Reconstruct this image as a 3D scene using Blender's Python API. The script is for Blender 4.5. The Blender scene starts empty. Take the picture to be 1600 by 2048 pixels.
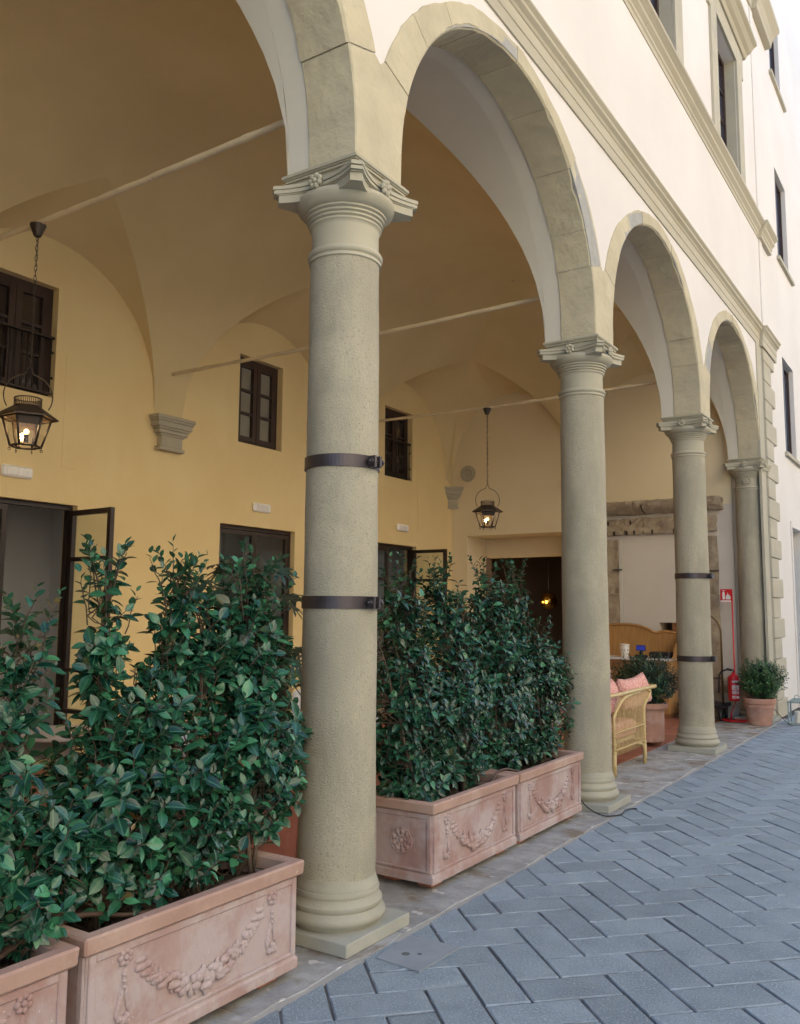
import bpy, bmesh, math, random
from mathutils import Vector, Matrix, Quaternion

R = math.radians
rnd = random.Random(7)
SC = bpy.context.scene
COL = SC.collection

# ------------------------------------------------------------------ camera
CX, CY, CZ = 2.7635, -3.6395, 1.6
YAW, PITCH, ROLL, FPX = 0.5814, 0.11343, 0.00692, 1727.26
fwd = Vector((-math.sin(YAW) * math.cos(PITCH), math.cos(YAW) * math.cos(PITCH), math.sin(PITCH)))
rt0 = Vector((math.cos(YAW), math.sin(YAW), 0))
up0 = rt0.cross(fwd)
rt = rt0 * math.cos(ROLL) + up0 * math.sin(ROLL)
up = -rt0 * math.sin(ROLL) + up0 * math.cos(ROLL)
cd = bpy.data.cameras.new('camera')
cam = bpy.data.objects.new('camera', cd)
COL.objects.link(cam)
cam.matrix_world = Matrix(((rt.x, up.x, -fwd.x, CX), (rt.y, up.y, -fwd.y, CY), (rt.z, up.z, -fwd.z, CZ), (0, 0, 0, 1)))
cd.sensor_fit = 'HORIZONTAL'
cd.sensor_width = 36
cd.lens = FPX / 1600 * 36
cd.clip_start = 0.05
cd.clip_end = 500
SC.camera = cam
CAMP = Vector((CX, CY, CZ))


def to_px(p):
    d = Vector(p) - CAMP
    z = d.dot(fwd)
    if z < 0.1:
        return None
    return (800 + FPX * d.dot(rt) / z, 1024 - FPX * d.dot(up) / z, z)


# ------------------------------------------------------------------ sky, sun, exposure
SUN_EL, SUN_AZ = R(46), R(-97)          # the sun stands behind the arcade building: the courtyard lies in open shade
w = bpy.data.worlds.new('World')
SC.world = w
w.use_nodes = True
nt = w.node_tree
sky = nt.nodes.new('ShaderNodeTexSky')
sky.sky_type = 'NISHITA'
sky.sun_disc = False
sky.sun_elevation = SUN_EL
sky.sun_rotation = SUN_AZ
sky.air_density = 1.0
sky.dust_density = 0.6
sky.ozone_density = 3.0
bg = nt.nodes['Background']
bg.inputs['Strength'].default_value = 0.15
nt.links.new(sky.outputs[0], bg.inputs[0])
sl = bpy.data.lights.new('sun', 'SUN')
sl.energy = 5.0
sl.angle = R(0.5)
sl.color = (1.0, 0.92, 0.81)
so = bpy.data.objects.new('sun', sl)
COL.objects.link(so)
sdir = Vector((math.sin(SUN_AZ) * math.cos(SUN_EL), math.cos(SUN_AZ) * math.cos(SUN_EL), math.sin(SUN_EL)))
so.rotation_euler = (-sdir).to_track_quat('-Z', 'Y').to_euler()
so.location = (0, 0, 30)
SC.view_settings.view_transform = 'Standard'
SC.view_settings.look = 'None'
SC.view_settings.exposure = 1.66
SC.view_settings.gamma = 1
SC.view_settings.use_curve_mapping = False
SC.cycles.max_bounces = 10
SC.cycles.diffuse_bounces = 6
SC.cycles.transparent_max_bounces = 16
SC.cycles.use_denoising = True

# ------------------------------------------------------------------ materials
MATS = {}


def nd(t, k, **kw):
    n = t.nodes.new('ShaderNode' + k)
    for a, b in kw.items():
        setattr(n, a, b)
    return n


def noise(t, vec, scale, detail=4, rough=0.55):
    n = nd(t, 'TexNoise')
    n.inputs['Scale'].default_value = scale
    n.inputs['Detail'].default_value = detail
    n.inputs['Roughness'].default_value = rough
    t.links.new(vec, n.inputs['Vector'])
    return n.outputs['Fac']


def ramp(t, fac, stops):
    r = nd(t, 'ValToRGB')
    e = r.color_ramp.elements
    while len(e) < len(stops):
        e.new(0.5)
    for i, (p, c) in enumerate(stops):
        e[i].position = p
        e[i].color = (c[0], c[1], c[2], 1) if not isinstance(c, (int, float)) else (c, c, c, 1)
    t.links.new(fac, r.inputs[0])
    return r.outputs[0]


def mix(t, fac, a, b, mode='MIX'):
    m = nd(t, 'Mix', data_type='RGBA', blend_type=mode)
    for sock, v in ((m.inputs[0], fac), (m.inputs[6], a), (m.inputs[7], b)):
        if isinstance(v, (int, float)):
            sock.default_value = v
        elif isinstance(v, tuple):
            sock.default_value = (v[0], v[1], v[2], 1)
        else:
            t.links.new(v, sock)
    return m.outputs[2]


def math_(t, op, a, b=0.0):
    m = nd(t, 'Math', operation=op)
    for s, v in ((m.inputs[0], a), (m.inputs[1], b)):
        if isinstance(v, (int, float)):
            s.default_value = v
        else:
            t.links.new(v, s)
    return m.outputs[0]


def pm(name, c1, c2=None, scale=3.0, rough=0.8, bump=0.0, bscale=40.0, stretch=(1, 1, 1), spots=None, stain=None, rand=0.0,
       metallic=0.0, spec=0.5, lo=0.35, hi=0.65, bump2=0.0, b2scale=8.0, emit=None, estr=0.0, sheen=0):
    """noise-mixed principled material driven by world position"""
    m = bpy.data.materials.new(name)
    m.use_nodes = True
    t = m.node_tree
    p = t.nodes['Principled BSDF']
    p.inputs['Roughness'].default_value = rough
    p.inputs['Metallic'].default_value = metallic
    p.inputs['Specular IOR Level'].default_value = spec
    geo = nd(t, 'NewGeometry')
    vm = nd(t, 'VectorMath', operation='MULTIPLY')
    t.links.new(geo.outputs['Position'], vm.inputs[0])
    vm.inputs[1].default_value = stretch
    vec = vm.outputs[0]
    c2 = c2 or tuple(x * 0.85 for x in c1)
    col = ramp(t, noise(t, vec, scale, 5), [(lo, c2), (hi, c1)])
    if stain:                                   # (colour, scale, threshold, strength)
        f = ramp(t, noise(t, geo.outputs['Position'], stain[1], 6, 0.65), [(stain[2], 0.0), (min(1, stain[2] + 0.16), 1.0)])
        f = math_(t, 'MULTIPLY', f, stain[3])
        col = mix(t, f, col, stain[0])
    if spots:                                   # (colour, scale, threshold)
        f = ramp(t, noise(t, geo.outputs['Position'], spots[1], 2), [(spots[2], 0.0), (spots[2] + 0.04, 1.0)])
        col = mix(t, f, col, spots[0])
    if rand:
        oi = nd(t, 'ObjectInfo')
        hs = nd(t, 'HueSaturation')
        v = math_(t, 'MULTIPLY_ADD', oi.outputs['Random'], 2 * rand)
        v.node.inputs[2].default_value = 1 - rand
        t.links.new(v, hs.inputs['Value'])
        t.links.new(col, hs.inputs['Color'])
        col = hs.outputs[0]
    t.links.new(col, p.inputs['Base Color'])
    if bump or bump2:
        h = math_(t, 'MULTIPLY', noise(t, vec, bscale, 6, 0.6), bump)
        if bump2:
            h = math_(t, 'ADD', h, math_(t, 'MULTIPLY', noise(t, geo.outputs['Position'], b2scale, 4), bump2))
        b = nd(t, 'Bump')
        b.inputs['Strength'].default_value = 1.0
        b.inputs['Distance'].default_value = 1.0
        t.links.new(h, b.inputs['Height'])
        t.links.new(b.outputs[0], p.inputs['Normal'])
    if emit:
        p.inputs['Emission Color'].default_value = (*emit, 1)
        p.inputs['Emission Strength'].default_value = estr
    MATS[name] = m
    return m


def glass_mat(name, tint=(1, 1, 1), refl=0.08, gloss=0.02):
    m = bpy.data.materials.new(name)
    m.use_nodes = True
    t = m.node_tree
    t.nodes.clear()
    out = nd(t, 'OutputMaterial')
    tr = nd(t, 'BsdfTransparent')
    tr.inputs[0].default_value = (*tint, 1)
    gl = nd(t, 'BsdfGlossy')
    gl.inputs['Roughness'].default_value = gloss
    lw = nd(t, 'LayerWeight')
    lw.inputs[0].default_value = 0.5
    mx = nd(t, 'MixShader')
    a = math_(t, 'ADD', math_(t, 'MULTIPLY', math_(t, 'POWER', lw.outputs['Facing'], 4.0), 0.7), refl)
    t.links.new(a, mx.inputs[0])
    t.links.new(tr.outputs[0], mx.inputs[1])
    t.links.new(gl.outputs[0], mx.inputs[2])
    t.links.new(mx.outputs[0], out.inputs[0])
    MATS[name] = m
    return m


def leaf_mat(name, dark, light, rough=0.32, spec=0.5, rare=None):
    m = bpy.data.materials.new(name)
    m.use_nodes = True
    t = m.node_tree
    p = t.nodes['Principled BSDF']
    geo = nd(t, 'NewGeometry')
    oi = nd(t, 'ObjectInfo')
    f = math_(t, 'FRACT', math_(t, 'ADD', oi.outputs['Random'], geo.outputs['Random Per Island']))
    stops = [(0.0, dark), (0.55, tuple((a + b) / 2 for a, b in zip(dark, light))), (0.86, light), (0.93, tuple(min(1, a * 1.9 + b) for a, b in zip(light, (0.02, 0.03, 0.0))))]
    if rare:
        stops += [(0.9955, light), (0.997, rare)]
    c = ramp(t, f, stops)
    n = noise(t, geo.outputs['Position'], 55, 3)
    c = mix(t, 0.35, c, ramp(t, n, [(0.3, (0.3, 0.3, 0.3)), (0.7, (1, 1, 1))]), 'MULTIPLY')
    at = nd(t, 'Attribute', attribute_name='mid')
    rib = ramp(t, at.outputs['Fac'], [(0.05, 1.0), (0.16, 0.0)])
    c = mix(t, math_(t, 'MULTIPLY', rib, 0.55), c, (0.07, 0.19, 0.10))
    c = mix(t, geo.outputs['Backfacing'], c, mix(t, 0.4, c, (0.07, 0.13, 0.055)))
    t.links.new(c, p.inputs['Base Color'])
    p.inputs['Roughness'].default_value = rough
    p.inputs['Specular IOR Level'].default_value = spec
    b = nd(t, 'Bump')
    b.inputs['Strength'].default_value = 0.3
    b.inputs['Distance'].default_value = 0.004
    t.links.new(noise(t, geo.outputs['Position'], 160, 2), b.inputs['Height'])
    t.links.new(b.outputs[0], p.inputs['Normal'])
    MATS[name] = m
    return m


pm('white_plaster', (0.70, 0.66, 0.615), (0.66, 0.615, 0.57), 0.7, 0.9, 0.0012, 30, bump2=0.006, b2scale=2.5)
pm('opposite_plaster', (0.78, 0.70, 0.56), (0.75, 0.66, 0.52), 0.6, 0.9)
pm('ochre_plaster', (0.83, 0.665, 0.35), (0.79, 0.615, 0.305), 1.1, 0.9, 0.0012, 35, bump2=0.008, b2scale=2.2, stain=((0.76, 0.58, 0.275), 0.9, 0.5, 0.4))
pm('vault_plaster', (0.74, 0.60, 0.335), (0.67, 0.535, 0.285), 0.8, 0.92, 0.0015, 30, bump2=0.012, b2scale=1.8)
pm('cream_plaster', (0.77, 0.67, 0.47), (0.74, 0.63, 0.42), 0.8, 0.9, 0.0012, 30, bump2=0.006, b2scale=2)
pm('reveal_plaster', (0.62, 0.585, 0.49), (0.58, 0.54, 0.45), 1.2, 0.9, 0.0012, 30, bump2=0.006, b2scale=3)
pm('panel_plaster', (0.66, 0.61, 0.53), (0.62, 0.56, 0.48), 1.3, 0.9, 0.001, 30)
pm('column_stone', (0.43, 0.39, 0.285), (0.31, 0.285, 0.21), 3.2, 0.92, 0.0055, 34, (1, 1, 0.30), stain=((0.47, 0.42, 0.30), 1.2, 0.50, 0.8), spots=((0.33, 0.305, 0.225), 75, 0.585), bump2=0.008, b2scale=120)
pm('carved_stone', (0.43, 0.395, 0.295), (0.37, 0.34, 0.25), 2.5, 0.85, 0.0008, 60, stain=((0.36, 0.34, 0.26), 2.0, 0.55, 0.4))
pm('base_stone', (0.40, 0.375, 0.285), (0.32, 0.305, 0.235), 2.5, 0.85, 0.002, 50, stain=((0.33, 0.33, 0.28), 2.2, 0.5, 0.7), bump2=0.002, b2scale=90)
pm('plinth_stone', (0.37, 0.365, 0.305), (0.31, 0.31, 0.262), 3.0, 0.85, 0.0012, 60, stain=((0.42, 0.41, 0.35), 5, 0.58, 0.6), spots=((0.66, 0.64, 0.58), 34, 0.73))
pm('arch_stone', (0.53, 0.465, 0.315), (0.45, 0.395, 0.27), 3.5, 0.92, 0.0028, 34, stain=((0.43, 0.385, 0.275), 1.7, 0.5, 0.5), rand=0.03, bump2=0.02, b2scale=7)
pm('string_stone', (0.47, 0.425, 0.325), (0.40, 0.36, 0.27), 2.5, 0.88, 0.0015, 40, (0.5, 0.12, 1), stain=((0.40, 0.33, 0.20), 1.2, 0.55, 0.5))
pm('surround_stone', (0.45, 0.41, 0.31), (0.39, 0.36, 0.275), 3, 0.88, 0.001, 50)
pm('old_stone', (0.44, 0.36, 0.25), (0.30, 0.235, 0.165), 5, 0.95, 0.016, 22, stain=((0.43, 0.38, 0.29), 3.0, 0.55, 0.8), bump2=0.03, b2scale=6, rand=0.08)
pm('mortar', (0.37, 0.36, 0.33), None, 10, 0.95, 0.004, 40)
pm('iron', (0.075, 0.062, 0.066), (0.055, 0.046, 0.05), 9, 0.42, 0.0006, 60, metallic=0.6)
pm('black_iron', (0.032, 0.026, 0.022), (0.05, 0.034, 0.024), 14, 0.5, 0.0004, 80, metallic=0.4)
pm('rod_paint', (0.66, 0.56, 0.38), (0.58, 0.48, 0.32), 6, 0.85, 0.004, 30, spots=((0.42, 0.34, 0.2), 26, 0.70))
pm('dark_wood', (0.05, 0.027, 0.02), (0.035, 0.018, 0.014), 8, 0.5, 0.0008, 50, (6, 6, 0.6))
pm('bronze_frame', (0.04, 0.026, 0.022), (0.03, 0.02, 0.017), 6, 0.4, metallic=0.2)
pm('curtain_pane', (0.30, 0.285, 0.23), (0.25, 0.235, 0.19), 2, 0.12, spec=0.6)
pm('dark_pane', (0.055, 0.04, 0.033), (0.04, 0.03, 0.026), 2, 0.06, spec=0.7)
pm('blue_pane', (0.05, 0.055, 0.085), (0.04, 0.045, 0.07), 2, 0.05, spec=0.8)
pm('blue_door', (0.10, 0.17, 0.25), (0.08, 0.14, 0.21), 1.5, 0.5)
pm('terracotta', (0.375, 0.255, 0.225), (0.31, 0.185, 0.16), 4.5, 0.88, 0.0035, 50, (1, 1, 0.45), stain=((0.44, 0.365, 0.35), 3.4, 0.42, 0.85), spots=((0.58, 0.53, 0.49), 42, 0.735), bump2=0.004, b2scale=14)
pm('terracotta_rim', (0.42, 0.275, 0.215), (0.35, 0.215, 0.165), 5, 0.85, 0.002, 50, stain=((0.46, 0.33, 0.26), 3.5, 0.5, 0.8), spots=((0.62, 0.52, 0.42), 30, 0.72))
pm('red_pot', (0.36, 0.125, 0.08), (0.29, 0.095, 0.06), 5, 0.8, 0.0015, 50, stain=((0.44, 0.24, 0.17), 4, 0.6, 0.5), rand=0.12)
pm('pink_pot', (0.47, 0.27, 0.20), (0.40, 0.21, 0.15), 5, 0.85, 0.003, 30, stain=((0.55, 0.42, 0.36), 4, 0.5, 0.7))
pm('soil', (0.022, 0.015, 0.010), (0.05, 0.035, 0.024), 25, 1.0, 0.03, 30)
pm('brick', (0.36, 0.15, 0.09), None, 9, 0.9, 0.002, 50)
pm('tile_stone', (0.325, 0.40, 0.47), (0.255, 0.32, 0.38), 5, 0.55, 0.016, 70, rand=0.13, stain=((0.35, 0.43, 0.49), 1.6, 0.5, 0.7), spots=((0.40, 0.50, 0.58), 95, 0.57), bump2=0.014, b2scale=190, spec=0.4)
pm('tile_edge', (0.30, 0.36, 0.42), (0.16, 0.195, 0.23), 9, 0.7, 0.002, 60)
pm('joint', (0.11, 0.115, 0.12), (0.055, 0.055, 0.052), 3.0, 0.95, 0.004, 60)
pm('threshold_stone', (0.375, 0.38, 0.37), (0.25, 0.25, 0.24), 5.0, 0.72, 0.008, 24, stain=((0.155, 0.105, 0.045), 2.3, 0.50, 0.92), spots=((0.50, 0.49, 0.47), 7, 0.62), rand=0.06, bump2=0.01, b2scale=9)
pm('plate_stone', (0.265, 0.30, 0.33), (0.22, 0.25, 0.28), 6, 0.7, 0.001, 60)
pm('red_tile', (0.33, 0.125, 0.075), (0.26, 0.095, 0.06), 3, 0.55, 0.001, 40, rand=0.12)
pm('bark', (0.12, 0.085, 0.058), (0.075, 0.053, 0.037), 20, 0.9, 0.004, 60)
pm('hose', (0.085, 0.05, 0.034), None, 10, 0.6)
pm('black_plastic', (0.018, 0.018, 0.02), None, 5, 0.45)
pm('white_plastic', (0.88, 0.86, 0.82), (0.86, 0.84, 0.80), 5, 0.4)
pm('clear_lens', (0.84, 0.82, 0.78), (0.72, 0.70, 0.66), 30, 0.12)
pm('rattan', (0.60, 0.46, 0.22), (0.50, 0.37, 0.16), 9, 0.5, 0.0008, 40, rand=0.05)
pm('rattan_pale', (0.55, 0.46, 0.30), (0.48, 0.39, 0.24), 9, 0.55)
pm('pink_fabric', (0.74, 0.43, 0.38), (0.56, 0.19, 0.15), 70, 0.95, 0.002, 90, lo=0.44, hi=0.52, stain=((0.82, 0.70, 0.66), 45, 0.52, 0.9))
pm('mauve_fabric', (0.50, 0.30, 0.28), (0.34, 0.14, 0.13), 70, 0.95, 0.001, 90, lo=0.44, hi=0.54)
pm('honey_wood', (0.46, 0.25, 0.085), (0.38, 0.19, 0.06), 4, 0.5, 0.0006, 40, (7, 7, 1))
pm('brown_wood', (0.30, 0.15, 0.06), (0.24, 0.11, 0.045), 4, 0.5, 0, 40, (6, 1, 6))
pm('marble', (0.78, 0.76, 0.72), (0.70, 0.68, 0.65), 4, 0.25)
pm('ceramic', (0.78, 0.75, 0.66), (0.74, 0.70, 0.60), 4, 0.3)
pm('ceramic_print', (0.16, 0.15, 0.10), (0.28, 0.22, 0.08), 60, 0.4)
pm('screen_blue', (0.02, 0.03, 0.20), None, 3, 0.2, emit=(0.03, 0.05, 0.42), estr=0.12)
pm('safety_red', (0.55, 0.012, 0.022), (0.50, 0.01, 0.02), 4, 0.3)
pm('sign_white', (0.80, 0.79, 0.77), None, 4, 0.5)
pm('brass', (0.60, 0.40, 0.10), (0.5, 0.32, 0.07), 5, 0.18, metallic=1.0)
pm('old_brass', (0.17, 0.12, 0.055), (0.13, 0.09, 0.04), 7, 0.4, metallic=0.7)
pm('verdigris', (0.33, 0.40, 0.37), (0.26, 0.32, 0.30), 10, 0.5, metallic=0.3)
pm('wax', (0.80, 0.76, 0.66), None, 4, 0.5)
pm('bulb_glow', (1, 0.8, 0.4), None, 3, 0.4, emit=(1.0, 0.52, 0.14), estr=3.2)
pm('bulb_core', (1, 0.8, 0.4), None, 3, 0.4, emit=(1.0, 0.72, 0.30), estr=26.0)
pm('lamp_orange', (1, 0.6, 0.2), None, 3, 0.5, emit=(1.0, 0.36, 0.04), estr=3.0)
pm('room_grey', (0.70, 0.72, 0.75), (0.66, 0.68, 0.71), 1, 0.85)
pm('room_brown', (0.22, 0.16, 0.135), (0.18, 0.13, 0.105), 1, 0.9)
pm('room_floor', (0.38, 0.35, 0.33), None, 2, 0.6)
pm('table_top', (0.47, 0.42, 0.39), (0.43, 0.385, 0.36), 3, 0.35)
pm('white_cloth', (0.80, 0.80, 0.79), (0.72, 0.73, 0.74), 9, 0.8, 0.004, 20)
pm('flower_pink', (0.7, 0.22, 0.14), None, 20, 0.7)
glass_mat('clear_glass')
glass_mat('door_glass', (0.92, 0.94, 0.93), 0.06, 0.01)
leaf_mat('camellia_leaf', (0.0045, 0.034, 0.022), (0.028, 0.130, 0.066), 0.23, 0.52, rare=(0.26, 0.09, 0.02))
leaf_mat('camellia_leaf_small', (0.005, 0.030, 0.019), (0.027, 0.102, 0.054), 0.26, 0.48, rare=(0.20, 0.10, 0.03))
leaf_mat('fatsia_leaf', (0.010, 0.035, 0.022), (0.022, 0.060, 0.034), 0.35, 0.5)
leaf_mat('box_leaf', (0.025, 0.075, 0.028), (0.075, 0.17, 0.06), 0.5, 0.3)
leaf_mat('box_leaf_dark', (0.014, 0.042, 0.022), (0.04, 0.095, 0.042), 0.45, 0.4)


# ------------------------------------------------------------------ mesh builder
class MB:
    def __init__(s):
        s.v, s.f, s.sm = [], [], []

    def add(s, verts, faces, smooth=False):
        o = len(s.v)
        s.v += [tuple(x) for x in verts]
        s.f += [tuple(i + o for i in f) for f in faces]
        s.sm += [smooth] * len(faces)
        return s

    def box(s, a, b, jit=0.0):
        x0, y0, z0 = a
        x1, y1, z1 = b
        vs = [(x, y, z) for x in (x0, x1) for y in (y0, y1) for z in (z0, z1)]
        if jit:
            vs = [tuple(c + rnd.uniform(-jit, jit) for c in p) for p in vs]
        return s.add(vs, [(0, 1, 3, 2), (4, 6, 7, 5), (0, 4, 5, 1), (2, 3, 7, 6), (0, 2, 6, 4), (1, 5, 7, 3)])

    def obox(s, c, h, m):
        """oriented box: centre, half sizes, 3x3 matrix"""
        vs = [Vector(c) + m @ Vector((x * h[0], y * h[1], z * h[2])) for x in (-1, 1) for y in (-1, 1) for z in (-1, 1)]
        return s.add(vs, [(0, 1, 3, 2), (4, 6, 7, 5), (0, 4, 5, 1), (2, 3, 7, 6), (0, 2, 6, 4), (1, 5, 7, 3)])

    def lathe(s, prof, n=32, c=(0, 0, 0), smooth=True, a0=0.0, a1=2 * math.pi, cap=True):
        full = abs(a1 - a0 - 2 * math.pi) < 1e-6
        k = n if full else n + 1
        ring = lambda r, z: [(c[0] + r * math.cos(a0 + (a1 - a0) * i / n), c[1] + r * math.sin(a0 + (a1 - a0) * i / n), c[2] + z) for i in range(k)]
        # split the profile where it turns sharply, so that arrises stay crisp
        runs = [[prof[0], prof[1]]]
        for i in range(2, len(prof)):
            p, q, r_ = prof[i - 2], prof[i - 1], prof[i]
            t1, t2 = math.atan2(q[1] - p[1], q[0] - p[0]), math.atan2(r_[1] - q[1], r_[0] - q[0])
            if abs(math.remainder(t2 - t1, 2 * math.pi)) > 0.62:
                runs.append([q, r_])
            else:
                runs[-1].append(r_)
        for run in runs:
            vs = [p for r_, z in run for p in ring(r_, z)]
            s.add(vs, [(j * k + i, j * k + (i + 1) % k, (j + 1) * k + (i + 1) % k, (j + 1) * k + i) for j in range(len(run) - 1) for i in range(n)], smooth)
        if cap and full:
            if prof[0][0] > 1e-4:
                s.add(ring(*prof[0]), [tuple(range(k))[::-1]])
            if prof[-1][0] > 1e-4:
                s.add(ring(*prof[-1]), [tuple(range(k))])
        return s

    def tube(s, pts, r, n=8, smooth=True, closed=False):
        pts = [Vector(p) for p in pts]
        m = len(pts)
        rs = r if isinstance(r, (list, tuple)) else [r] * m
        vs = []
        ref = Vector((0.123, 0.35, 0.93)).normalized()
        for i, p in enumerate(pts):
            if closed:
                d = pts[(i + 1) % m] - pts[i - 1]
            else:
                d = pts[min(i + 1, m - 1)] - pts[max(i - 1, 0)]
            d = d.normalized() if d.length > 1e-9 else Vector((0, 0, 1))
            u = d.cross(ref)
            if u.length < 0.05:
                u = d.cross(Vector((1, 0, 0)))
            u.normalize()
            v = d.cross(u)
            for k in range(n):
                a = 2 * math.pi * k / n
                vs.append(p + (u * math.cos(a) + v * math.sin(a)) * rs[i])
        fs = []
        for i in range(m if closed else m - 1):
            j = (i + 1) % m
            for k in range(n):
                k2 = (k + 1) % n
                fs.append((i * n + k, i * n + k2, j * n + k2, j * n + k))
        if not closed:
            fs.append(tuple(range(n))[::-1])
            fs.append(tuple((m - 1) * n + k for k in range(n)))
        return s.add(vs, fs, smooth)

    def prism(s, poly, a, b, fn):
        """poly of 2-D points swept from a to b; fn(u, v, w) -> xyz"""
        n = len(poly)
        vs = [fn(u, v, a) for u, v in poly] + [fn(u, v, b) for u, v in poly]
        fs = [tuple(range(n))[::-1], tuple(range(n, 2 * n))]
        fs += [(i, (i + 1) % n, n + (i + 1) % n, n + i) for i in range(n)]
        return s.add(vs, fs)

    def ball(s, c, r, sub=1, sc=(1, 1, 1), smooth=True):
        n, m = (8, 5) if sub == 1 else (14, 9)
        prof = [(math.sin(math.pi * i / m), -math.cos(math.pi * i / m)) for i in range(m + 1)]
        vs = []
        for rr, z in prof:
            for i in range(n):
                a = 2 * math.pi * i / n
                vs.append((c[0] + r * sc[0] * rr * math.cos(a), c[1] + r * sc[1] * rr * math.sin(a), c[2] + r * sc[2] * z))
        fs = [(j * n + i, j * n + (i + 1) % n, (j + 1) * n + (i + 1) % n, (j + 1) * n + i) for j in range(m) for i in range(n)]
        return s.add(vs, fs, smooth)

    def mesh(s, name, mat):
        me = bpy.data.meshes.new(name)
        me.from_pydata(s.v, [], s.f)
        me.polygons.foreach_set('use_smooth', s.sm)
        me.materials.append(MATS[mat])
        me.update()
        return me

    def build(s, name, mat, parent=None, loc=None, merge=False, bevel=0.0):
        me = s.mesh(name, mat)
        bm = bmesh.new()
        bm.from_mesh(me)
        if merge:
            bmesh.ops.remove_doubles(bm, verts=bm.verts, dist=1e-5)
        bmesh.ops.recalc_face_normals(bm, faces=bm.faces)
        if bevel:
            es = [e for e in bm.edges if len(e.link_faces) == 2 and e.calc_face_angle(0) > 0.6]
            bmesh.ops.bevel(bm, geom=es, offset=bevel, segments=1, affect='EDGES', clamp_overlap=True)
        bm.to_mesh(me)
        bm.free()
        return link(name, me, parent, loc)


def link(name, data, parent=None, loc=None):
    o = bpy.data.objects.new(name, data)
    COL.objects.link(o)
    if parent:
        o.parent = parent
    if loc:
        o.location = loc
    return o


def thing(name, label, cat, loc=(0, 0, 0), rotz=0.0, group=None):
    o = link(name, None, None, loc)
    o.empty_display_size = 0.1
    o.rotation_euler = (0, 0, rotz)
    return tag(o, label, cat, group)


def tag(o, label=None, cat=None, group=None, kind=None):
    if label:
        o['label'] = label
    if cat:
        o['category'] = cat
    if group:
        o['group'] = group
    if kind:
        o['kind'] = kind
    return o


def sub(name, parent, loc=None):
    o = link(name, None, parent, loc)
    o.empty_display_size = 0.05
    return o


def arc(cx, cz, r, a0, a1, n):
    return [(cx + r * math.cos(a0 + (a1 - a0) * i / n), cz + r * math.sin(a0 + (a1 - a0) * i / n)) for i in range(n + 1)]


def holed(mb, us, vs, holes, fn, depth, back=True, inner=True):
    """wall panel over u,v with rectangular holes; fn(u, v, d) with d = depth into the wall"""
    us = sorted(set([us[0], us[1]] + [h[i] for h in holes for i in (0, 1)]))
    vs = sorted(set([vs[0], vs[1]] + [h[i] for h in holes for i in (2, 3)]))
    us = [u for i, u in enumerate(us)]

    def inh(u, v):
        return any(h[0] < u < h[1] and h[2] < v < h[3] for h in holes)
    for i in range(len(us) - 1):
        for j in range(len(vs) - 1):
            a, b, c, d = us[i], us[i + 1], vs[j], vs[j + 1]
            if inh((a + b) / 2, (c + d) / 2):
                continue
            mb.add([fn(a, c, 0), fn(b, c, 0), fn(b, d, 0), fn(a, d, 0)], [(0, 1, 2, 3)])
            if back:
                mb.add([fn(a, c, depth), fn(b, c, depth), fn(b, d, depth), fn(a, d, depth)], [(0, 3, 2, 1)])
    if inner:
        for a, b, c, d in holes:
            for p, q in (((a, c), (a, d)), ((a, d), (b, d)), ((b, d), (b, c)), ((b, c), (a, c))):
                mb.add([fn(*p, 0), fn(*q, 0), fn(*q, depth), fn(*p, depth)], [(0, 1, 2, 3)])
    return mb


# ------------------------------------------------------------------ layout numbers
S = 3.4746              # bay spacing along y
D = 5.317               # loggia depth: rear wall at x = -D
YE = 10.43              # end wall
FX = 0.215              # facade plane
ZA = 3.952              # top of the capitals
ZC = 4.07               # centre of the arches
RI = 1.52
TOP = 17.0
YN = -S - 0.7

# ------------------------------------------------------------------ ground and paving
g = MB().add([(-60, -60, -0.05), (60, -60, -0.05), (60, 60, -0.05), (-60, 60, -0.05)], [(0, 1, 2, 3)]).build('ground', 'joint')
tag(g, kind='structure')
XK = 0.335
pav = MB().add([(XK - 0.02, -14, -0.008), (11.5, -14, -0.008), (11.5, 24, -0.008), (XK - 0.02, 24, -0.008)], [(0, 1, 2, 3)]).build('courtyard_paving', 'joint')
tag(pav, kind='structure')
G = 0.2055
U0, V0 = 1.515, -0.134
Q = math.sqrt(0.5)


def uv2xy(u, v):
    return ((u - v) * Q, (u + v) * Q)


def clip(poly, fn):
    out = []
    for i, p in enumerate(poly):
        q = poly[(i + 1) % len(poly)]
        a, b = fn(p), fn(q)
        if a >= 0:
            out.append(p)
        if (a >= 0) != (b >= 0):
            t = a / (a - b)
            out.append((p[0] + t * (q[0] - p[0]), p[1] + t * (q[1] - p[1])))
    return out


def tile_mesh(mb, poly, z, ch=0.005):
    n = len(poly)
    cx = sum(p[0] for p in poly) / n
    cy = sum(p[1] for p in poly) / n

    def inset(p, d):
        dx, dy = p[0] - cx, p[1] - cy
        L = math.hypot(dx, dy)
        k = max(0.0, (L - d * 1.4) / L)
        return (cx + dx * k, cy + dy * k)
    top = [inset(p, ch) for p in poly]
    mb.tops = getattr(mb, 'tops', []) + [len(mb.f)]
    vs = [(x, y, z - 0.022) for x, y in poly] + [(x, y, z - 0.004) for x, y in poly] + [(x, y, z) for x, y in top]
    fs = [tuple(range(2 * n, 3 * n))]
    for i in range(n):
        j = (i + 1) % n
        fs += [(i, j, n + j, n + i), (n + i, n + j, 2 * n + j, 2 * n + i)]
    mb.add(vs, fs)


gap = 0.0058


def edge_mat(me, mb):
    me.materials.append(MATS['tile_edge'])
    tops = set(mb.tops)
    me.polygons.foreach_set('material_index', [0 if i in tops else 1 for i in range(len(me.polygons))])


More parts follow.
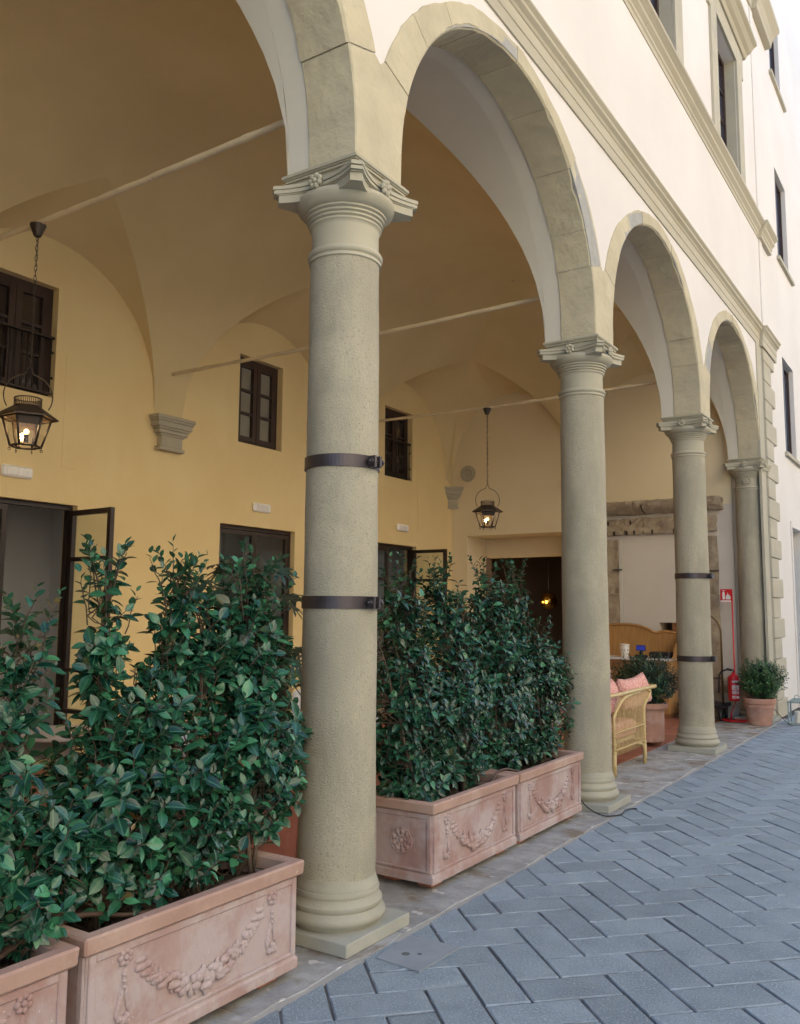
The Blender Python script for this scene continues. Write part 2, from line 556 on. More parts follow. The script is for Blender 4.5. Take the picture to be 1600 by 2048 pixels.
tiles = []
for n in range(-90, 130):
    for m in range(-30, 31):
        ou, ov = n + 2 * m, n - 2 * m
        for (a, b, c, d) in ((ou, ou + 2, ov, ov + 1), (ou, ou + 1, ov - 3, ov - 1)):
            u0, u1, v0, v1 = U0 + a * G + gap, U0 + b * G - gap, V0 + c * G + gap, V0 + d * G - gap
            pl = [uv2xy(u0, v0), uv2xy(u1, v0), uv2xy(u1, v1), uv2xy(u0, v1)]
            cx, cy = uv2xy((u0 + u1) / 2, (v0 + v1) / 2)
            if cx < 0.1 or cx > 9 or cy < -6 or cy > 17:
                continue
            lim = XK + 0.006 * math.sin(cy * 9) + 0.004
            cp = clip(pl, lambda p: p[0] - lim)
            if len(cp) < 3:
                continue
            ar = abs(sum(cp[i][0] * cp[(i + 1) % len(cp)][1] - cp[(i + 1) % len(cp)][0] * cp[i][1] for i in range(len(cp)))) / 2
            if ar < 0.002:
                continue
            full = len(cp) == 4 and ar > 0.9 * (u1 - u0) * (v1 - v0)
            px = to_px((max(cx, XK), cy, 0))
            vis = px and -40 < px[0] < 1640 and px[1] < 2120
            tiles.append((px[2] if vis else 1e6, cp, full, (b - a) == 2, cx, cy))
tiles.sort(key=lambda t: t[0])
tm = {}
for horiz in (True, False):
    L, W = (2 * G - 2 * gap) / 2, (G - 2 * gap) / 2
    m = MB()
    tile_mesh(m, [(-L, -W), (L, -W), (L, W), (-L, W)], 0.0)
    tm[horiz] = m.mesh('paving_slab', 'tile_stone')
    edge_mat(tm[horiz], m)
rest = MB()
for i, (dist, cp, full, hz, cx, cy) in enumerate(tiles):
    dz = rnd.uniform(-0.002, 0.0015)
    if i < 300 and dist < 1e5:
        if full:
            o = link('paving_slab', tm[hz], pav, (cx, cy, dz))
            o.rotation_euler = (rnd.uniform(-0.006, 0.006), rnd.uniform(-0.006, 0.006), R(45) if hz else R(135))
        else:
            m = MB()
            tile_mesh(m, cp, dz)
            edge_mat(m.build('paving_slab', 'tile_stone', pav).data, m)
    else:
        tile_mesh(rest, cp, dz)
fo = rest.build('far_paving_slabs', 'tile_stone', pav)
edge_mat(fo.data, rest)
tag(fo, kind='stuff')
# inspection cover by the first column
cv = sub('inspection_cover', pav)
MB().prism([(0.375, -0.185), (0.625, -0.205), (0.640, 0.145), (0.358, 0.138)], 0.001, 0.007, lambda u, v, z: (u, v, z)).build('cover_plate', 'plate_stone', cv)
MB().lathe([(0.0, 0.0079), (0.021, 0.0079)], 16, (0.47, -0.075, 0), cap=False).build('lifting_hole', 'joint', cv)
MB().lathe([(0.0, 0.0079), (0.012, 0.0079)], 12, (0.525, -0.04, 0), cap=False).build('lifting_hole', 'joint', cv)

# threshold strip of stone slabs under the columns
th = MB().box((-0.45, YN, -0.045), (XK + 0.012, YE + 0.3, -0.0045)).build('stone_threshold', 'mortar')
tag(th, kind='structure')
y = YN
while y < YE + 0.4:
    L = rnd.uniform(0.95, 1.35)
    y1 = min(y + L, YE + 0.45)
    n = 7
    poly = [(-0.43, y + 0.004)]
    poly += [(XK - 0.018 + rnd.uniform(-0.022, 0.012), y + 0.004 + (y1 - y - 0.008) * k / n) for k in range(n + 1)]
    poly += [(-0.43, y1 - 0.004)]
    m = MB()
    tile_mesh(m, poly, rnd.uniform(-0.001, 0.0018), 0.004)
    m.build('threshold_slab', 'threshold_stone', th)
    y = y1
# loggia floor of red tiles
fl = MB().add([(-D - 0.1, YN, -0.008), (-0.435, YN, -0.008), (-0.435, YE + 0.1, -0.008), (-D - 0.1, YE + 0.1, -0.008)], [(0, 1, 2, 3)]).build('loggia_floor', 'mortar')
tag(fl, kind='structure')
ft = []
T = 0.36
for i in range(14):
    for j in range(-12, 30):
        x1 = -0.437 - i * T
        ft.append((x1 - T + 0.006, x1, j * T + 0.003, (j + 1) * T - 0.003))
ft = [f for f in ft if f[0] > -D + 0.02 and f[3] < YE and f[2] > YN]


def fdist(f):
    c = ((f[0] + f[1]) / 2, (f[2] + f[3]) / 2, 0)
    p = to_px(c)
    ok = p and 1000 < p[0] < 1500 and p[1] < 1600
    return (0 if ok else 1, p[2] if p else 99)


ft.sort(key=fdist)
m = MB()
tile_mesh(m, [(-T / 2 + .003, -T / 2 + .003), (T / 2 - .003, -T / 2 + .003), (T / 2 - .003, T / 2 - .003), (-T / 2 + .003, T / 2 - .003)], 0.0, 0.003)
ftm = m.mesh('floor_tile', 'red_tile')
restf = MB()
for i, f in enumerate(ft):
    if i < 60:
        link('floor_tile', ftm, fl, ((f[0] + f[1]) / 2, (f[2] + f[3]) / 2, 0.0))
    else:
        tile_mesh(restf, [(f[0], f[2]), (f[1], f[2]), (f[1], f[3]), (f[0], f[3])], 0.0, 0.003)
tag(restf.build('remaining_floor_tiles', 'red_tile', fl), kind='stuff')

# the wing across the courtyard, unseen and added for its warm bounce, sunlit above the shadow of the arcade building
ow = MB()
holed(ow, (-16, 26), (0, 15), [(yy, yy + 1.1, zz, zz + 1.9) for yy in (-12, -8.5, -5, -1.5, 2, 5.5, 9, 12.5, 16, 19.5) for zz in (1.0, 5.0, 8.8)], lambda u, v, d: (11.5 + d, u, v), 0.3)
ow.box((11.85, -16, 0), (12.2, 26, 15))
tag(ow.build('unseen_courtyard_wall', 'opposite_plaster'), kind='structure')

# ------------------------------------------------------------------ the arcade building
B = thing('arcade_building', 'white plastered building with arcaded loggia, ochre vault and stone arches', 'building')
R0 = RI + 0.012
centres = [(k + 0.5) * S for k in (-1, 0, 1, 2)]
fw, fi = MB(), MB()
prof = [(YN, 0.0), (YN + 0.48, 0.0)]
pieces = []
# lower facade: strips between the curve of the openings and z = 6.9
curve = [(YN, 0.0), (-S + 0.205, 0.0), (-S + 0.2051, ZC)]
for yc in centres:
    if yc != centres[0]:
        curve += [(yc - R0 - 0.0001, ZA)]
    curve += [(yc - R0, ZA)] if yc != centres[0] else []
    curve += [(yc - R0 * math.cos(math.pi * i / 64), ZC + R0 * math.sin(math.pi * i / 64)) for i in range(65)]
    curve += [(yc + R0 + 0.00005, ZA)]
curve += [(YE - 0.0, ZA), (YE + 0.001, 0.0), (YE + 0.02, 0.0)]
for (a, za), (b, zb) in zip(curve[:-1], curve[1:]):
    if b - a > 0.0006:
        for x in (FX, -0.25):
            fw.add([(x, a, za), (x, b, zb), (x, b, 6.9), (x, a, 6.9)], [(0, 1, 2, 3)])
    fi.add([(FX, a, za), (FX, b, zb), (-0.25, b, zb), (-0.25, a, za)], [(0, 1, 2, 3)], abs(za - zb) > 1e-6 and b - a > 0.0006)
WC, WB, WA = (12.58, 13.71, 4.40, 6.14), (12.63, 13.74, 7.98, 9.73), (12.65, 13.72, 11.56, 13.2)
DB = (12.76, 13.95, 0.0, 3.11)
WD2 = (15.6, 16.7, 4.40, 6.14)
WE2 = (15.6, 16.7, 7.98, 9.73)
holed(fw, (YE + 0.02, 22), (0, 6.9), [WC, DB, WD2], lambda u, v, d: (FX - d, u, v), 0.26)
U1 = (4.74, 6.02, 7.955, 10.0)
U2 = (8.20, 9.48, 7.955, 10.0)
U0w = (1.27, 2.55, 7.955, 10.0)
holed(fw, (YN, 22), (6.9, TOP), [U0w, U1, U2, WB, WA, WE2], lambda u, v, d: (FX - d, u, v), 0.26)
fw.build('facade_wall', 'white_plaster', B)
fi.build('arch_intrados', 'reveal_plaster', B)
# structural core above the vault, back of the building and the roof
core = MB()
core.box((-11.5, YN - 0.3, 6.9), (-0.26, 22, 7.1))
core.box((-11.5, YN - 0.3, 16.9), (0.45, 22, 17.15))
core.box((-11.8, YN - 0.3, 0), (-11.5, 22, 17.0))
core.box((-11.5, YN - 0.3, 0), (-0.26, YN, 17.0))
core.box((-11.5, 21.7, 0), (-0.26, 22, 17.0))
core.build('roof', 'string_stone', B)

# rear wall with its three windows and three doors
LW = [(1.00, 1.885, 3.835, 5.05), (4.69, 5.565, 3.835, 5.05), (8.18, 9.04, 3.85, 5.05)]
LD = [(0.72, 2.25, 0.0, 2.71), (4.405, 5.90, 0.0, 2.715), (7.70, 9.19, 0.0, 2.71)]
rw = MB()
holed(rw, (YN, YE), (0, 6.9), LW + LD, lambda u, v, d: (-D - d, u, v), 0.24)
rw.build('rear_wall', 'ochre_plaster', B)
# chased panels drawn faintly in the plaster
pn = MB()
for (y0, y1, z0, z1) in ((2.02, 2.19, 3.10, 4.36), (9.22, 9.42, 2.95, 4.25)):
    MB().box((-D + 0.0005, y0, z0), (-D + 0.005, y1, z1)).build('plaster_patch', 'ochre_plaster', B, bevel=0.002)
# end wall
OP = (-4.985, -3.0, 0.0, 2.98)
NI = (-1.445, -0.93, 0.55, 1.435)
ew = MB()
holed(ew, (-D, -0.26), (0, 6.9), [OP, NI], lambda u, v, d: (u, YE + d, v), 0.75)
ew.build('end_wall', 'cream_plaster', B)  # paler than the ochre walls; sky light by the opening put into its colour
ln = MB()
ln.box((-5.3, YE + 0.76, 2.62), (-2.8, YE + 1.0, 3.4))
ln.build('inner_lintel', 'cream_plaster', B)
# rooms behind
rm = MB()
rm.add([(-D - 0.245, -1.0, 0), (-D - 3.2, -1.0, 0), (-D - 3.2, 10.2, 0), (-D - 0.245, 10.2, 0)], [(0, 1, 2, 3)])
rm.build('room_floor', 'room_floor', B)
rm = MB()
for yy in (-0.6, 3.2, 6.7, 10.2):
    rm.box((-D - 3.2, yy, 0), (-D - 0.245, yy + 0.12, 3.0))
rm.box((-D - 3.3, -0.6, 0), (-D - 3.2, 10.3, 3.0))
rm.box((-D - 3.3, -0.6, 2.9), (-D - 0.25, 10.3, 3.0))
rm.box((-D - 1.9, -0.4, 0), (-D - 1.8, 1.35, 2.9))
rm.box((-D - 1.9, 2.35, 0), (-D - 1.8, 3.2, 2.9))
rm.box((-D - 1.9, 1.35, 2.2), (-D - 1.8, 2.35, 2.9))
rm.build('room_wall', 'room_grey', B)
rm = MB()
rm.box((-6.5, YE + 4.4, 0), (-0.5, YE + 4.5, 3.3))
rm.box((-6.5, YE + 1.0, 2.95), (-0.5, YE + 4.5, 3.05))
rm.box((-6.6, YE + 1.0, 0), (-6.5, YE + 4.5, 3.3))
rm.box((-0.6, YE + 1.0, 0), (-0.5, YE + 4.5, 3.3))
rm.box((-2.99, YE + 0.76, 0), (-0.5, YE + 1.0, 3.3))
rm.box((-6.5, YE + 0.76, 0), (-4.99, YE + 1.0, 3.3))
rm.build('dark_room_wall', 'room_brown', B)
MB().box((-6.5, YE + 0.02, -0.02), (-0.5, YE + 4.4, -0.002)).build('dark_room_floor', 'room_floor', B)
for k, zz in enumerate((2.80, 2.80)):
    MB().box((-6.3 + 2.2 * k, YE + 2.2 + 0.9 * k, zz), (-1.0, YE + 2.3 + 0.9 * k, 2.94)).build('ceiling_beam', 'room_brown', B)

# vault: half barrels over rear, front and end walls with pointed lunettes cut into them
A_ = (D - 0.25) / 2
ZS = 3.95
CK = 0.947                                   # plan distance of the corner groin from both walls


def prof_(d):
    k = max(0.0, min(1.0, d / A_))
    return ZS + 2.65 * math.sqrt(max(0.0, 1 - (1 - k) ** 2))


def lun(t, r, h):
    k = min(1.0, abs(t) / r)
    return ZC + h * math.sqrt(1 - k * k)


def easing(n, lo, hi, both=False):
    """samples from lo to hi, dense near lo where the barrel is steep"""
    return [lo + (hi - lo) * (1 - math.cos(math.pi / 2 * i / n)) for i in range(n + 1)]


def sector(stations, groin, wallz, reach, place, main, lunette, nl=10, nm=36):
    """columns from the wall inwards: a lunette part up to the groin, then the barrel up to its reach"""
    colm, coll = [], []
    for t in stations:
        g_ = groin(t)
        rc = reach(t)
        g_ = min(g_, rc)
        colm.append([place(t, d, prof_(d)) for d in easing(nm, g_, max(rc, g_ + 1e-5))])
        if g_ > 1e-4:
            zg = prof_(g_)
            coll.append([place(t, g_ * i / nl, wallz(t) + (zg - wallz(t)) * (i / nl)) for i in range(nl + 1)])
        else:
            coll.append([place(t, 0, ZS)] * (nl + 1))
    for cols, mb in ((colm, main), (coll, lunette)):
        k = len(cols[0])
        mb.add([p for c in cols for p in c], [(i * k + j, (i + 1) * k + j, (i + 1) * k + j + 1, i * k + j + 1) for i in range(len(cols) - 1) for j in range(k - 1)], True)


def bay_ts(n, r):
    a = [S / 2 * math.sin(-math.pi / 2 + math.pi * i / n) for i in range(n + 1)]
    return sorted(set(a + [0.0, -r, r]))


vmain, vrear, vfront = MB(), MB(), MB()
for bi, yc in enumerate([-1.5 * S] + centres):
    last = bi == 4
    ts = [t for t in bay_ts(56, 1.52) if yc + t > YN]
    if last:
        ts = sorted(set(ts + [S / 2 - CK]))
        gr = lambda t: (0.0 if t <= -1.52 else (CK * (t + 1.52) / (1.52 + S / 2 - CK) if t <= S / 2 - CK else S / 2 - t))
    else:
        gr = lambda t: max(0.0, 0.926 * (1 - abs(t) / 1.52))
    rch = (lambda t: min(A_, S / 2 - t + (YE - 3 * S))) if last else (lambda t: A_)
    sector(ts, gr, lambda t: lun(t, 1.5, 1.5) - (max(0.0, t - 1.5) / 0.237 * 0.155 if last else 0.0), rch, lambda t, d, z: (-D + d, yc + t, z), vmain, vrear)

    def fg(t):
        if abs(t) >= R0 - 1e-4:
            return 0.0
        z0 = lun(t, R0, R0)
        lo, hi = 0.0, A_
        for _ in range(40):
            mid = (lo + hi) / 2
            if z0 + 0.12 * mid > prof_(mid):
                lo = mid
            else:
                hi = mid
        return lo
    ts = [t for t in sorted(set(bay_ts(56, R0) + [R0 - 0.01, 0.01 - R0])) if yc + t > YN]
    sector(ts, fg, lambda t: lun(t, R0, R0), rch, lambda t, d, z: (-0.25 - d, yc + t, z), vmain, vfront)
xs_e = sorted(set([-D + A_ * (1 - math.cos(math.pi * i / 90)) for i in range(91)] + [-D + CK, -2.81, -2.78, -1.53]))


def eg(x):
    d = x + D
    if d <= CK:
        return d
    if x <= -2.81:
        return CK * (-2.81 - x) / (-2.81 + D - CK)
    if x <= -2.78:
        return 0.0
    return max(0.0, 0.92 * (1 - abs(x + 1.53) / 1.25))


sector(xs_e, eg, lambda x: lun(x + 4.06, 1.235, 1.5) - max(0.0, -5.25 - x) / 0.067 * 0.155 if x < -2.8 else lun(x + 1.53, 1.24, 1.5), lambda x: max(1e-5, min(x + D, -0.25 - x)),
       lambda x, d, z: (x, YE - d, z), vmain, vrear)
vmain.build('vault', 'vault_plaster', B, merge=True)
vrear.build('rear_lunettes', 'vault_plaster', B)
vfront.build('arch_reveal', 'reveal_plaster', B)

# stone arches: springer stones and separate voussoirs
AE, BE = 1.80, 1.645


def ext_r(th):
    """outer edge of the ring for angle th from the horizontal"""
    return 1 / math.sqrt((math.cos(th) / AE) ** 2 + (math.sin(th) / BE) ** 2)


TH1 = 0.315


def wob(seed):
    q = random.Random(seed)
    ph = [q.uniform(0, 6.28) for _ in range(4)]
    return lambda t: 0.5 * math.sin(5 * t + ph[0]) + 0.3 * math.sin(13 * t + ph[1]) + 0.25 * math.sin(29 * t + ph[2]) + 0.2 * math.sin(61 * t + ph[3])


for ai, yc in enumerate(centres):
    arch = sub('arch', B, (0, yc, 0))
    cuts = [TH1]
    q = random.Random(40 + ai)
    while cuts[-1] < math.pi - TH1 - 0.42:
        cuts.append(cuts[-1] + q.uniform(0.24, 0.42))
    cuts.append(math.pi - TH1)
    jr = MB()
    for i in range(48):
        q4 = []
        for t in (TH1 + (math.pi - 2 * TH1) * i / 48, TH1 + (math.pi - 2 * TH1) * (i + 1) / 48):
            for r_ in (RI + 0.0105, ext_r(t) - 0.03):
                q4.append((-r_ * math.cos(t), ZC + r_ * math.sin(t)))
        (a0, b0), (a1, b1), (a2, b2), (a3, b3) = q4
        jr.add([(FX + 0.005, a0, b0), (FX + 0.005, a1, b1), (FX + 0.005, a3, b3), (FX + 0.005, a2, b2)], [(0, 1, 2, 3)])
        jr.add([(FX + 0.005, a0, b0), (-0.09, a0, b0), (-0.09, a2, b2), (FX + 0.005, a2, b2)], [(0, 1, 2, 3)])
    jr.build('joint_mortar', 'mortar', arch)
    w1, w2, w3, w4 = wob(ai), wob(ai + 20), wob(ai + 40), wob(ai + 60)
    for c0, c1 in zip(cuts[:-1], cuts[1:]):
        mb = MB()
        n = 6
        dr_ = q.uniform(-0.006, 0.005)
        dx_ = q.uniform(-0.003, 0.006)
        ring = []
        for i in range(n + 1):
            t = c0 + 0.0014 + (c1 - c0 - 0.0028) * i / n
            ri = RI + dr_
            re = ext_r(t) + 0.016 * w1(t) * min(1, 4 * min(t - TH1, math.pi - TH1 - t) + 0.1)
            xf = FX + 0.007 + dx_
            xb = -0.10 + 0.010 * w2(t)
            chip = 0.014 + 0.022 * max(0, w3(t))
            P = lambda r, x: (x, -r * math.cos(t), ZC + r * math.sin(t))
            ring.append([P(re, xf - 0.05), P(re - 0.006, xf), P(ri + chip, xf + 0.002 * w4(t)), P(ri + 0.001 * w4(t), xf - chip), P(ri + 0.0025 * w4(t * 1.7), 0.06),
                         P(ri, xb), P(ri + 0.06, xb)])
        vs = [p for rr in ring for p in rr]
        k = 7
        fs = [(i * k + j, i * k + (j + 1) % k, (i + 1) * k + (j + 1) % k, (i + 1) * k + j) for i in range(n) for j in range(k)]
        fs += [tuple(range(k)), tuple(n * k + j for j in range(k))[::-1]]
        mb.add(vs, fs, False)
        mb.build('voussoir', 'arch_stone', arch)
# springers over the capitals (one shared by two arches)
for ci in range(0, 4):
    sp = MB()
    y0 = ci * S
    xf, xb = FX + 0.009, -0.10
    left = [(-S / 2 + RI * math.cos(t), ZC + RI * math.sin(t)) for t in [TH1 * (1 - i / 6) for i in range(7)]]
    left += [(left[-1][0], ZA)]
    right = [(-a, b) for a, b in left][::-1]
    apex = (0, ZC + math.sin(TH1) * 1.815 - 0.05)
    if ci == 3:
        poly = [(-S / 2 + (ext_r(TH1) - 0.004) * math.cos(TH1), ZC + (ext_r(TH1) - 0.004) * math.sin(TH1) - 0.002)] + left + [(0.0, ZA), (0.0, 4.585)]
    else:
        ox, oz = -S / 2 + (ext_r(TH1) - 0.004) * math.cos(TH1), ZC + (ext_r(TH1) - 0.004) * math.sin(TH1) - 0.002
        poly = [(ox, oz)] + left + right + [(-ox, oz), (0.0, oz - 0.035)]
    q = random.Random(90 + ci)
    poly = [(a + q.uniform(-0.004, 0.004), b if b <= ZA + 0.001 else b + q.uniform(-0.004, 0.004)) for a, b in poly]
    sp.prism(poly, xb, xf, lambda u, v, w_: (w_, y0 + u, v + 0.001))
    sp.build('springer_stone', 'arch_stone', B, bevel=0.008)


# string courses
def course(name, z0, prof, y0, y1, mat='string_stone', ret=True):
    mb = MB()
    n = len(prof)
    stations = [(y0, 0), (y1, 0)]
    mb.prism([(p[0] + FX - 0.02, p[1] + z0) for p in prof], y0, y1, lambda u, v, w_: (u, w_, v))
    return mb.build(name, mat, B)


P1 = [(0, 0), (0.035, 0), (0.035, 0.10), (0.042, 0.105), (0.042, 0.20), (0.05, 0.205), (0.06, 0.225), (0.085, 0.245), (0.09, 0.25), (0.09, 0.275), (0.115, 0.30), (0.115, 0.315), (0.0, 0.335)]
# the string course is cut in long stones
y = YN
while y < 10.46:
    y1 = min(y + rnd.uniform(1.5, 2.1), 10.46)
    course('string_course', 5.76, P1, y + 0.0015, y1 - 0.0015)
    y = y1
course('string_course', 5.765, [(a + 0.05 if a > 0 else 0, b) for a, b in P1], 10.465, 11.62)
P2 = [(0, 0), (0.03, 0), (0.03, 0.06), (0.045, 0.075), (0.045, 0.11), (0.075, 0.14), (0.085, 0.15), (0.085, 0.19), (0.12, 0.22), (0.14, 0.235), (0.14, 0.275), (0.0, 0.30)]
y = YN
while y < 10.76:
    y1 = min(y + rnd.uniform(1.5, 2.1), 10.76)
    course('sill_course', 7.645, P2, y + 0.0015, y1 - 0.0015)
    y = y1
course('sill_course', 7.65, [(a + 0.05 if a > 0 else 0, b) for a, b in P2], 10.765, 11.62)
P3 = [(0, 0), (0.05, 0), (0.06, 0.08), (0.11, 0.16), (0.20, 0.24), (0.20, 0.32), (0, 0.36)]
course('upper_course', 11.75, P3, YN, 10.90)
course('upper_course', 11.752, [(a + 0.08 if a > 0 else 0, b) for a, b in P3], 10.905, 12.2)
# flat lesene beside the far wing
MB().box((FX - 0.01, 10.80, 6.12), (FX + 0.018, 11.02, 11.74)).build('lesene', 'white_plaster', B)

# pilaster with quoins at the end of the arcade
pil = sub('quoin_pilaster', B, (FX, 0, 0))
MB().box((-0.02, 10.20, 0), (0.018, 10.55, 5.755)).build('pilaster_strip', 'surround_stone', pil)
MB().box((-0.02, 10.552, 0), (0.024, 11.10, 5.755)).build('pilaster_core', 'mortar', pil)
z = 0.0
k = 0
while z < 5.74:
    h = 0.31 if z > 0.02 else 0.28
    z1 = min(z + h, 5.75)
    yr = 11.43 if k % 2 == 0 else 11.13
    MB().box((-0.02, 10.575, z + 0.006), (0.05, yr, z1 - 0.006)).build('quoin', 'string_stone', pil, bevel=0.008)
    z, k = z1, k + 1


# upper windows with stone surrounds
def upper_window(y0, y1, z0, z1):
    wn = sub('window', B, (FX, (y0 + y1) / 2, z0))
    hw = (y1 - y0) / 2
    H = z1 - z0
    fr = MB()
    for s in (-1, 1):
        a, b = sorted((s * hw, s * (hw + 0.33)))
        fr.box((-0.005, a, 0), (0.035, b, H + 0.30))
        a, b = sorted((s * (hw + 0.33), s * (hw + 0.44)))
        fr.box((-0.005, a, H - 0.10), (0.034, b, H + 0.30))
    fr.box((-0.005, -hw + 0.001, H), (0.034, hw - 0.001, H + 0.298))
    fr.build('stone_surround', 'surround_stone', wn)
    MB().prism([(0, 0), (0.06, 0), (0.09, 0.05), (0.14, 0.08), (0.19, 0.14), (0.24, 0.17), (0.24, 0.22), (0, 0.28)], -hw - 0.55, hw + 0.55, lambda u, v, w_: (u, w_, v + H + 0.31)).build('hood', 'string_stone', wn)
    rv = MB()
    for s in (-1, 1):
        a, b = sorted((s * hw, s * (hw - 0.012)))
        MB().box((-0.26, a, 0), (-0.006, b, H)).build('reveal', 'surround_stone', wn)
    f = MB()
    for a, b, c, d in ((-hw + .013, -hw + 0.08, 0, H), (hw - 0.08, hw - .013, 0, H), (-hw + .08, hw - .08, 0, 0.07), (-hw + .08, hw - .08, H - 0.07, H - .001), (-0.05, 0.05, 0.07, H - 0.07)):
        f.box((-0.21, a, c), (-0.15, b, d))
    f.build('frame', 'dark_wood', wn)
    mu = MB()
    for k in (1, 2, 3):
        zz = 0.07 + (H - 0.14) * k / 4
        for s in (-1, 1):
            a, b = sorted((s * 0.051, s * (hw - 0.081)))
            mu.box((-0.20, a, zz - 0.014), (-0.165, b, zz + 0.014))
    mu.build('glazing_bar', 'dark_wood', wn)
    for s in (-1, 1):
        for k in range(4):
            a, b = sorted((s * 0.049, s * (hw - 0.079)))
            MB().box((-0.192, a, 0.07 + (H - 0.14) * k / 4), (-0.184, b, 0.07 + (H - 0.14) * (k + 1) / 4)).build('pane', 'blue_pane', wn)


for u in (U0w, U1, U2):
    upper_window(*u)


def plain_window(y0, y1, z0, z1):
    wn = sub('window', B, (FX, (y0 + y1) / 2, z0))
    hw, H = (y1 - y0) / 2, z1 - z0
    f = MB()
    for a, b, c, d in ((-hw + .001, -hw + 0.07, 0, H), (hw - 0.07, hw - .001, 0, H), (-hw + .07, hw - .07, 0, 0.06), (-hw + .07, hw - .07, H - 0.06, H - .001), (-0.04, 0.04, 0.06, H - 0.06)):
        f.box((-0.15, a, c), (-0.075, b, d))
    f.build('frame', 'dark_wood', wn)
    for s in (-1, 1):
        a, b = sorted((s * 0.039, s * (hw - 0.069)))
        MB().box((-0.12, a, 0.06), (-0.11, b, H - 0.06)).build('pane', 'blue_pane', wn)
    MB().box((-0.07, -hw - 0.0, -0.055), (-0.001, hw + 0.0, -0.0005)).build('sill_base', 'white_plaster', wn)
    MB().box((0.001, -hw - 0.14, -0.07), (0.055, hw + 0.32, -0.002)).build('sill', 'surround_stone', wn)
    if z0 < 5:
        MB().tube([(-0.09, -hw, 0.12), (-0.09, hw, 0.12)], 0.014).build('guard_bar', 'iron', wn)


for u in (WC, WB, WA, WD2, WE2):
    plain_window(*u)
dr = sub('door', B, (FX, DB[0], 0))
MB().box((-0.26, 0.001, 0.0), (-0.20, 1.189, 2.75)).build('leaf', 'blue_door', dr)
MB().box((-0.26, 0.001, 2.751), (-0.19, 1.189, 3.109)).build('transom', 'surround_stone', dr)
MB().box((0.001, -0.09, 0.0), (0.02, -0.002, 3.2)).build('architrave', 'white_plaster', dr)


# loggia windows in the rear wall
def loggia_window(y0, y1, z0, z1, pane, rail, rows):
    wn = sub('window', B, (-D, (y0 + y1) / 2, z0))
    hw, H = (y1 - y0) / 2, z1 - z0
    f = MB()
    for a, b, c, d in ((-hw + .001, -hw + 0.06, 0, H), (hw - 0.06, hw - .001, 0, H), (-hw + .06, hw - .06, 0, 0.05), (-hw + .06, hw - .06, H - 0.06, H - .001)):
        f.box((-0.19, a, c), (-0.10, b, d))
    f.build('frame', 'dark_wood', wn)
    for s in (-1, 1):
        c = MB()
        a, b = sorted((s * 0.004, s * 0.075))
        c.box((-0.165, a, 0.052), (-0.085, b, H - 0.062))
        a, b = sorted((s * (hw - 0.062), s * (hw - 0.125)))
        c.box((-0.165, a, 0.052), (-0.088, b, H - 0.062))
        a, b = sorted((s * 0.0755, s * (hw - 0.1255)))
        c.box((-0.165, a, 0.052), (-0.09, b, 0.12))
        c.box((-0.165, a, H - 0.13), (-0.09, b, H - 0.062))
        for k in range(1, rows):
            zz = 0.12 + (H - 0.25) * k / rows
            c.box((-0.16, a, zz - 0.017), (-0.095, b, zz + 0.017))
        c.build('casement', 'dark_wood', wn)
        for k in range(rows):
            MB().box((-0.145, a - .002, 0.118 + (H - 0.248) * k / rows), (-0.138, b + .002, 0.12 + (H - 0.246) * (k + 1) / rows)).build('pane', pane, wn)
    if rail:
        hr = 0.66
        r = sub('railing', wn) if False else None
        m = MB()
        m.box((-0.065, -hw + 0.004, hr - 0.012), (-0.025, hw - 0.004, hr + 0.012))
        m.box((-0.06, -hw + 0.004, 0.035), (-0.03, hw - 0.004, 0.055))
        n = 12
        for k in range(n + 1):
            yy = -hw + 0.03 + (2 * hw - 0.06) * k / n
            m.tube([(-0.045, yy, 0.05), (-0.045, yy, hr)], 0.0075, 6)
        for s in (-1, 1):
            for zz in (0.22, 0.5):
                m.tube([(-0.045, s * (hw - 0.002), zz), (-0.045, s * (hw - 0.03), zz)], 0.014, 6)
        m.build('railing', 'black_iron', wn)


loggia_window(*LW[0], 'dark_pane', True, 3)
loggia_window(*LW[1], 'curtain_pane', False, 3)
loggia_window(*LW[2], 'dark_pane', True, 3)


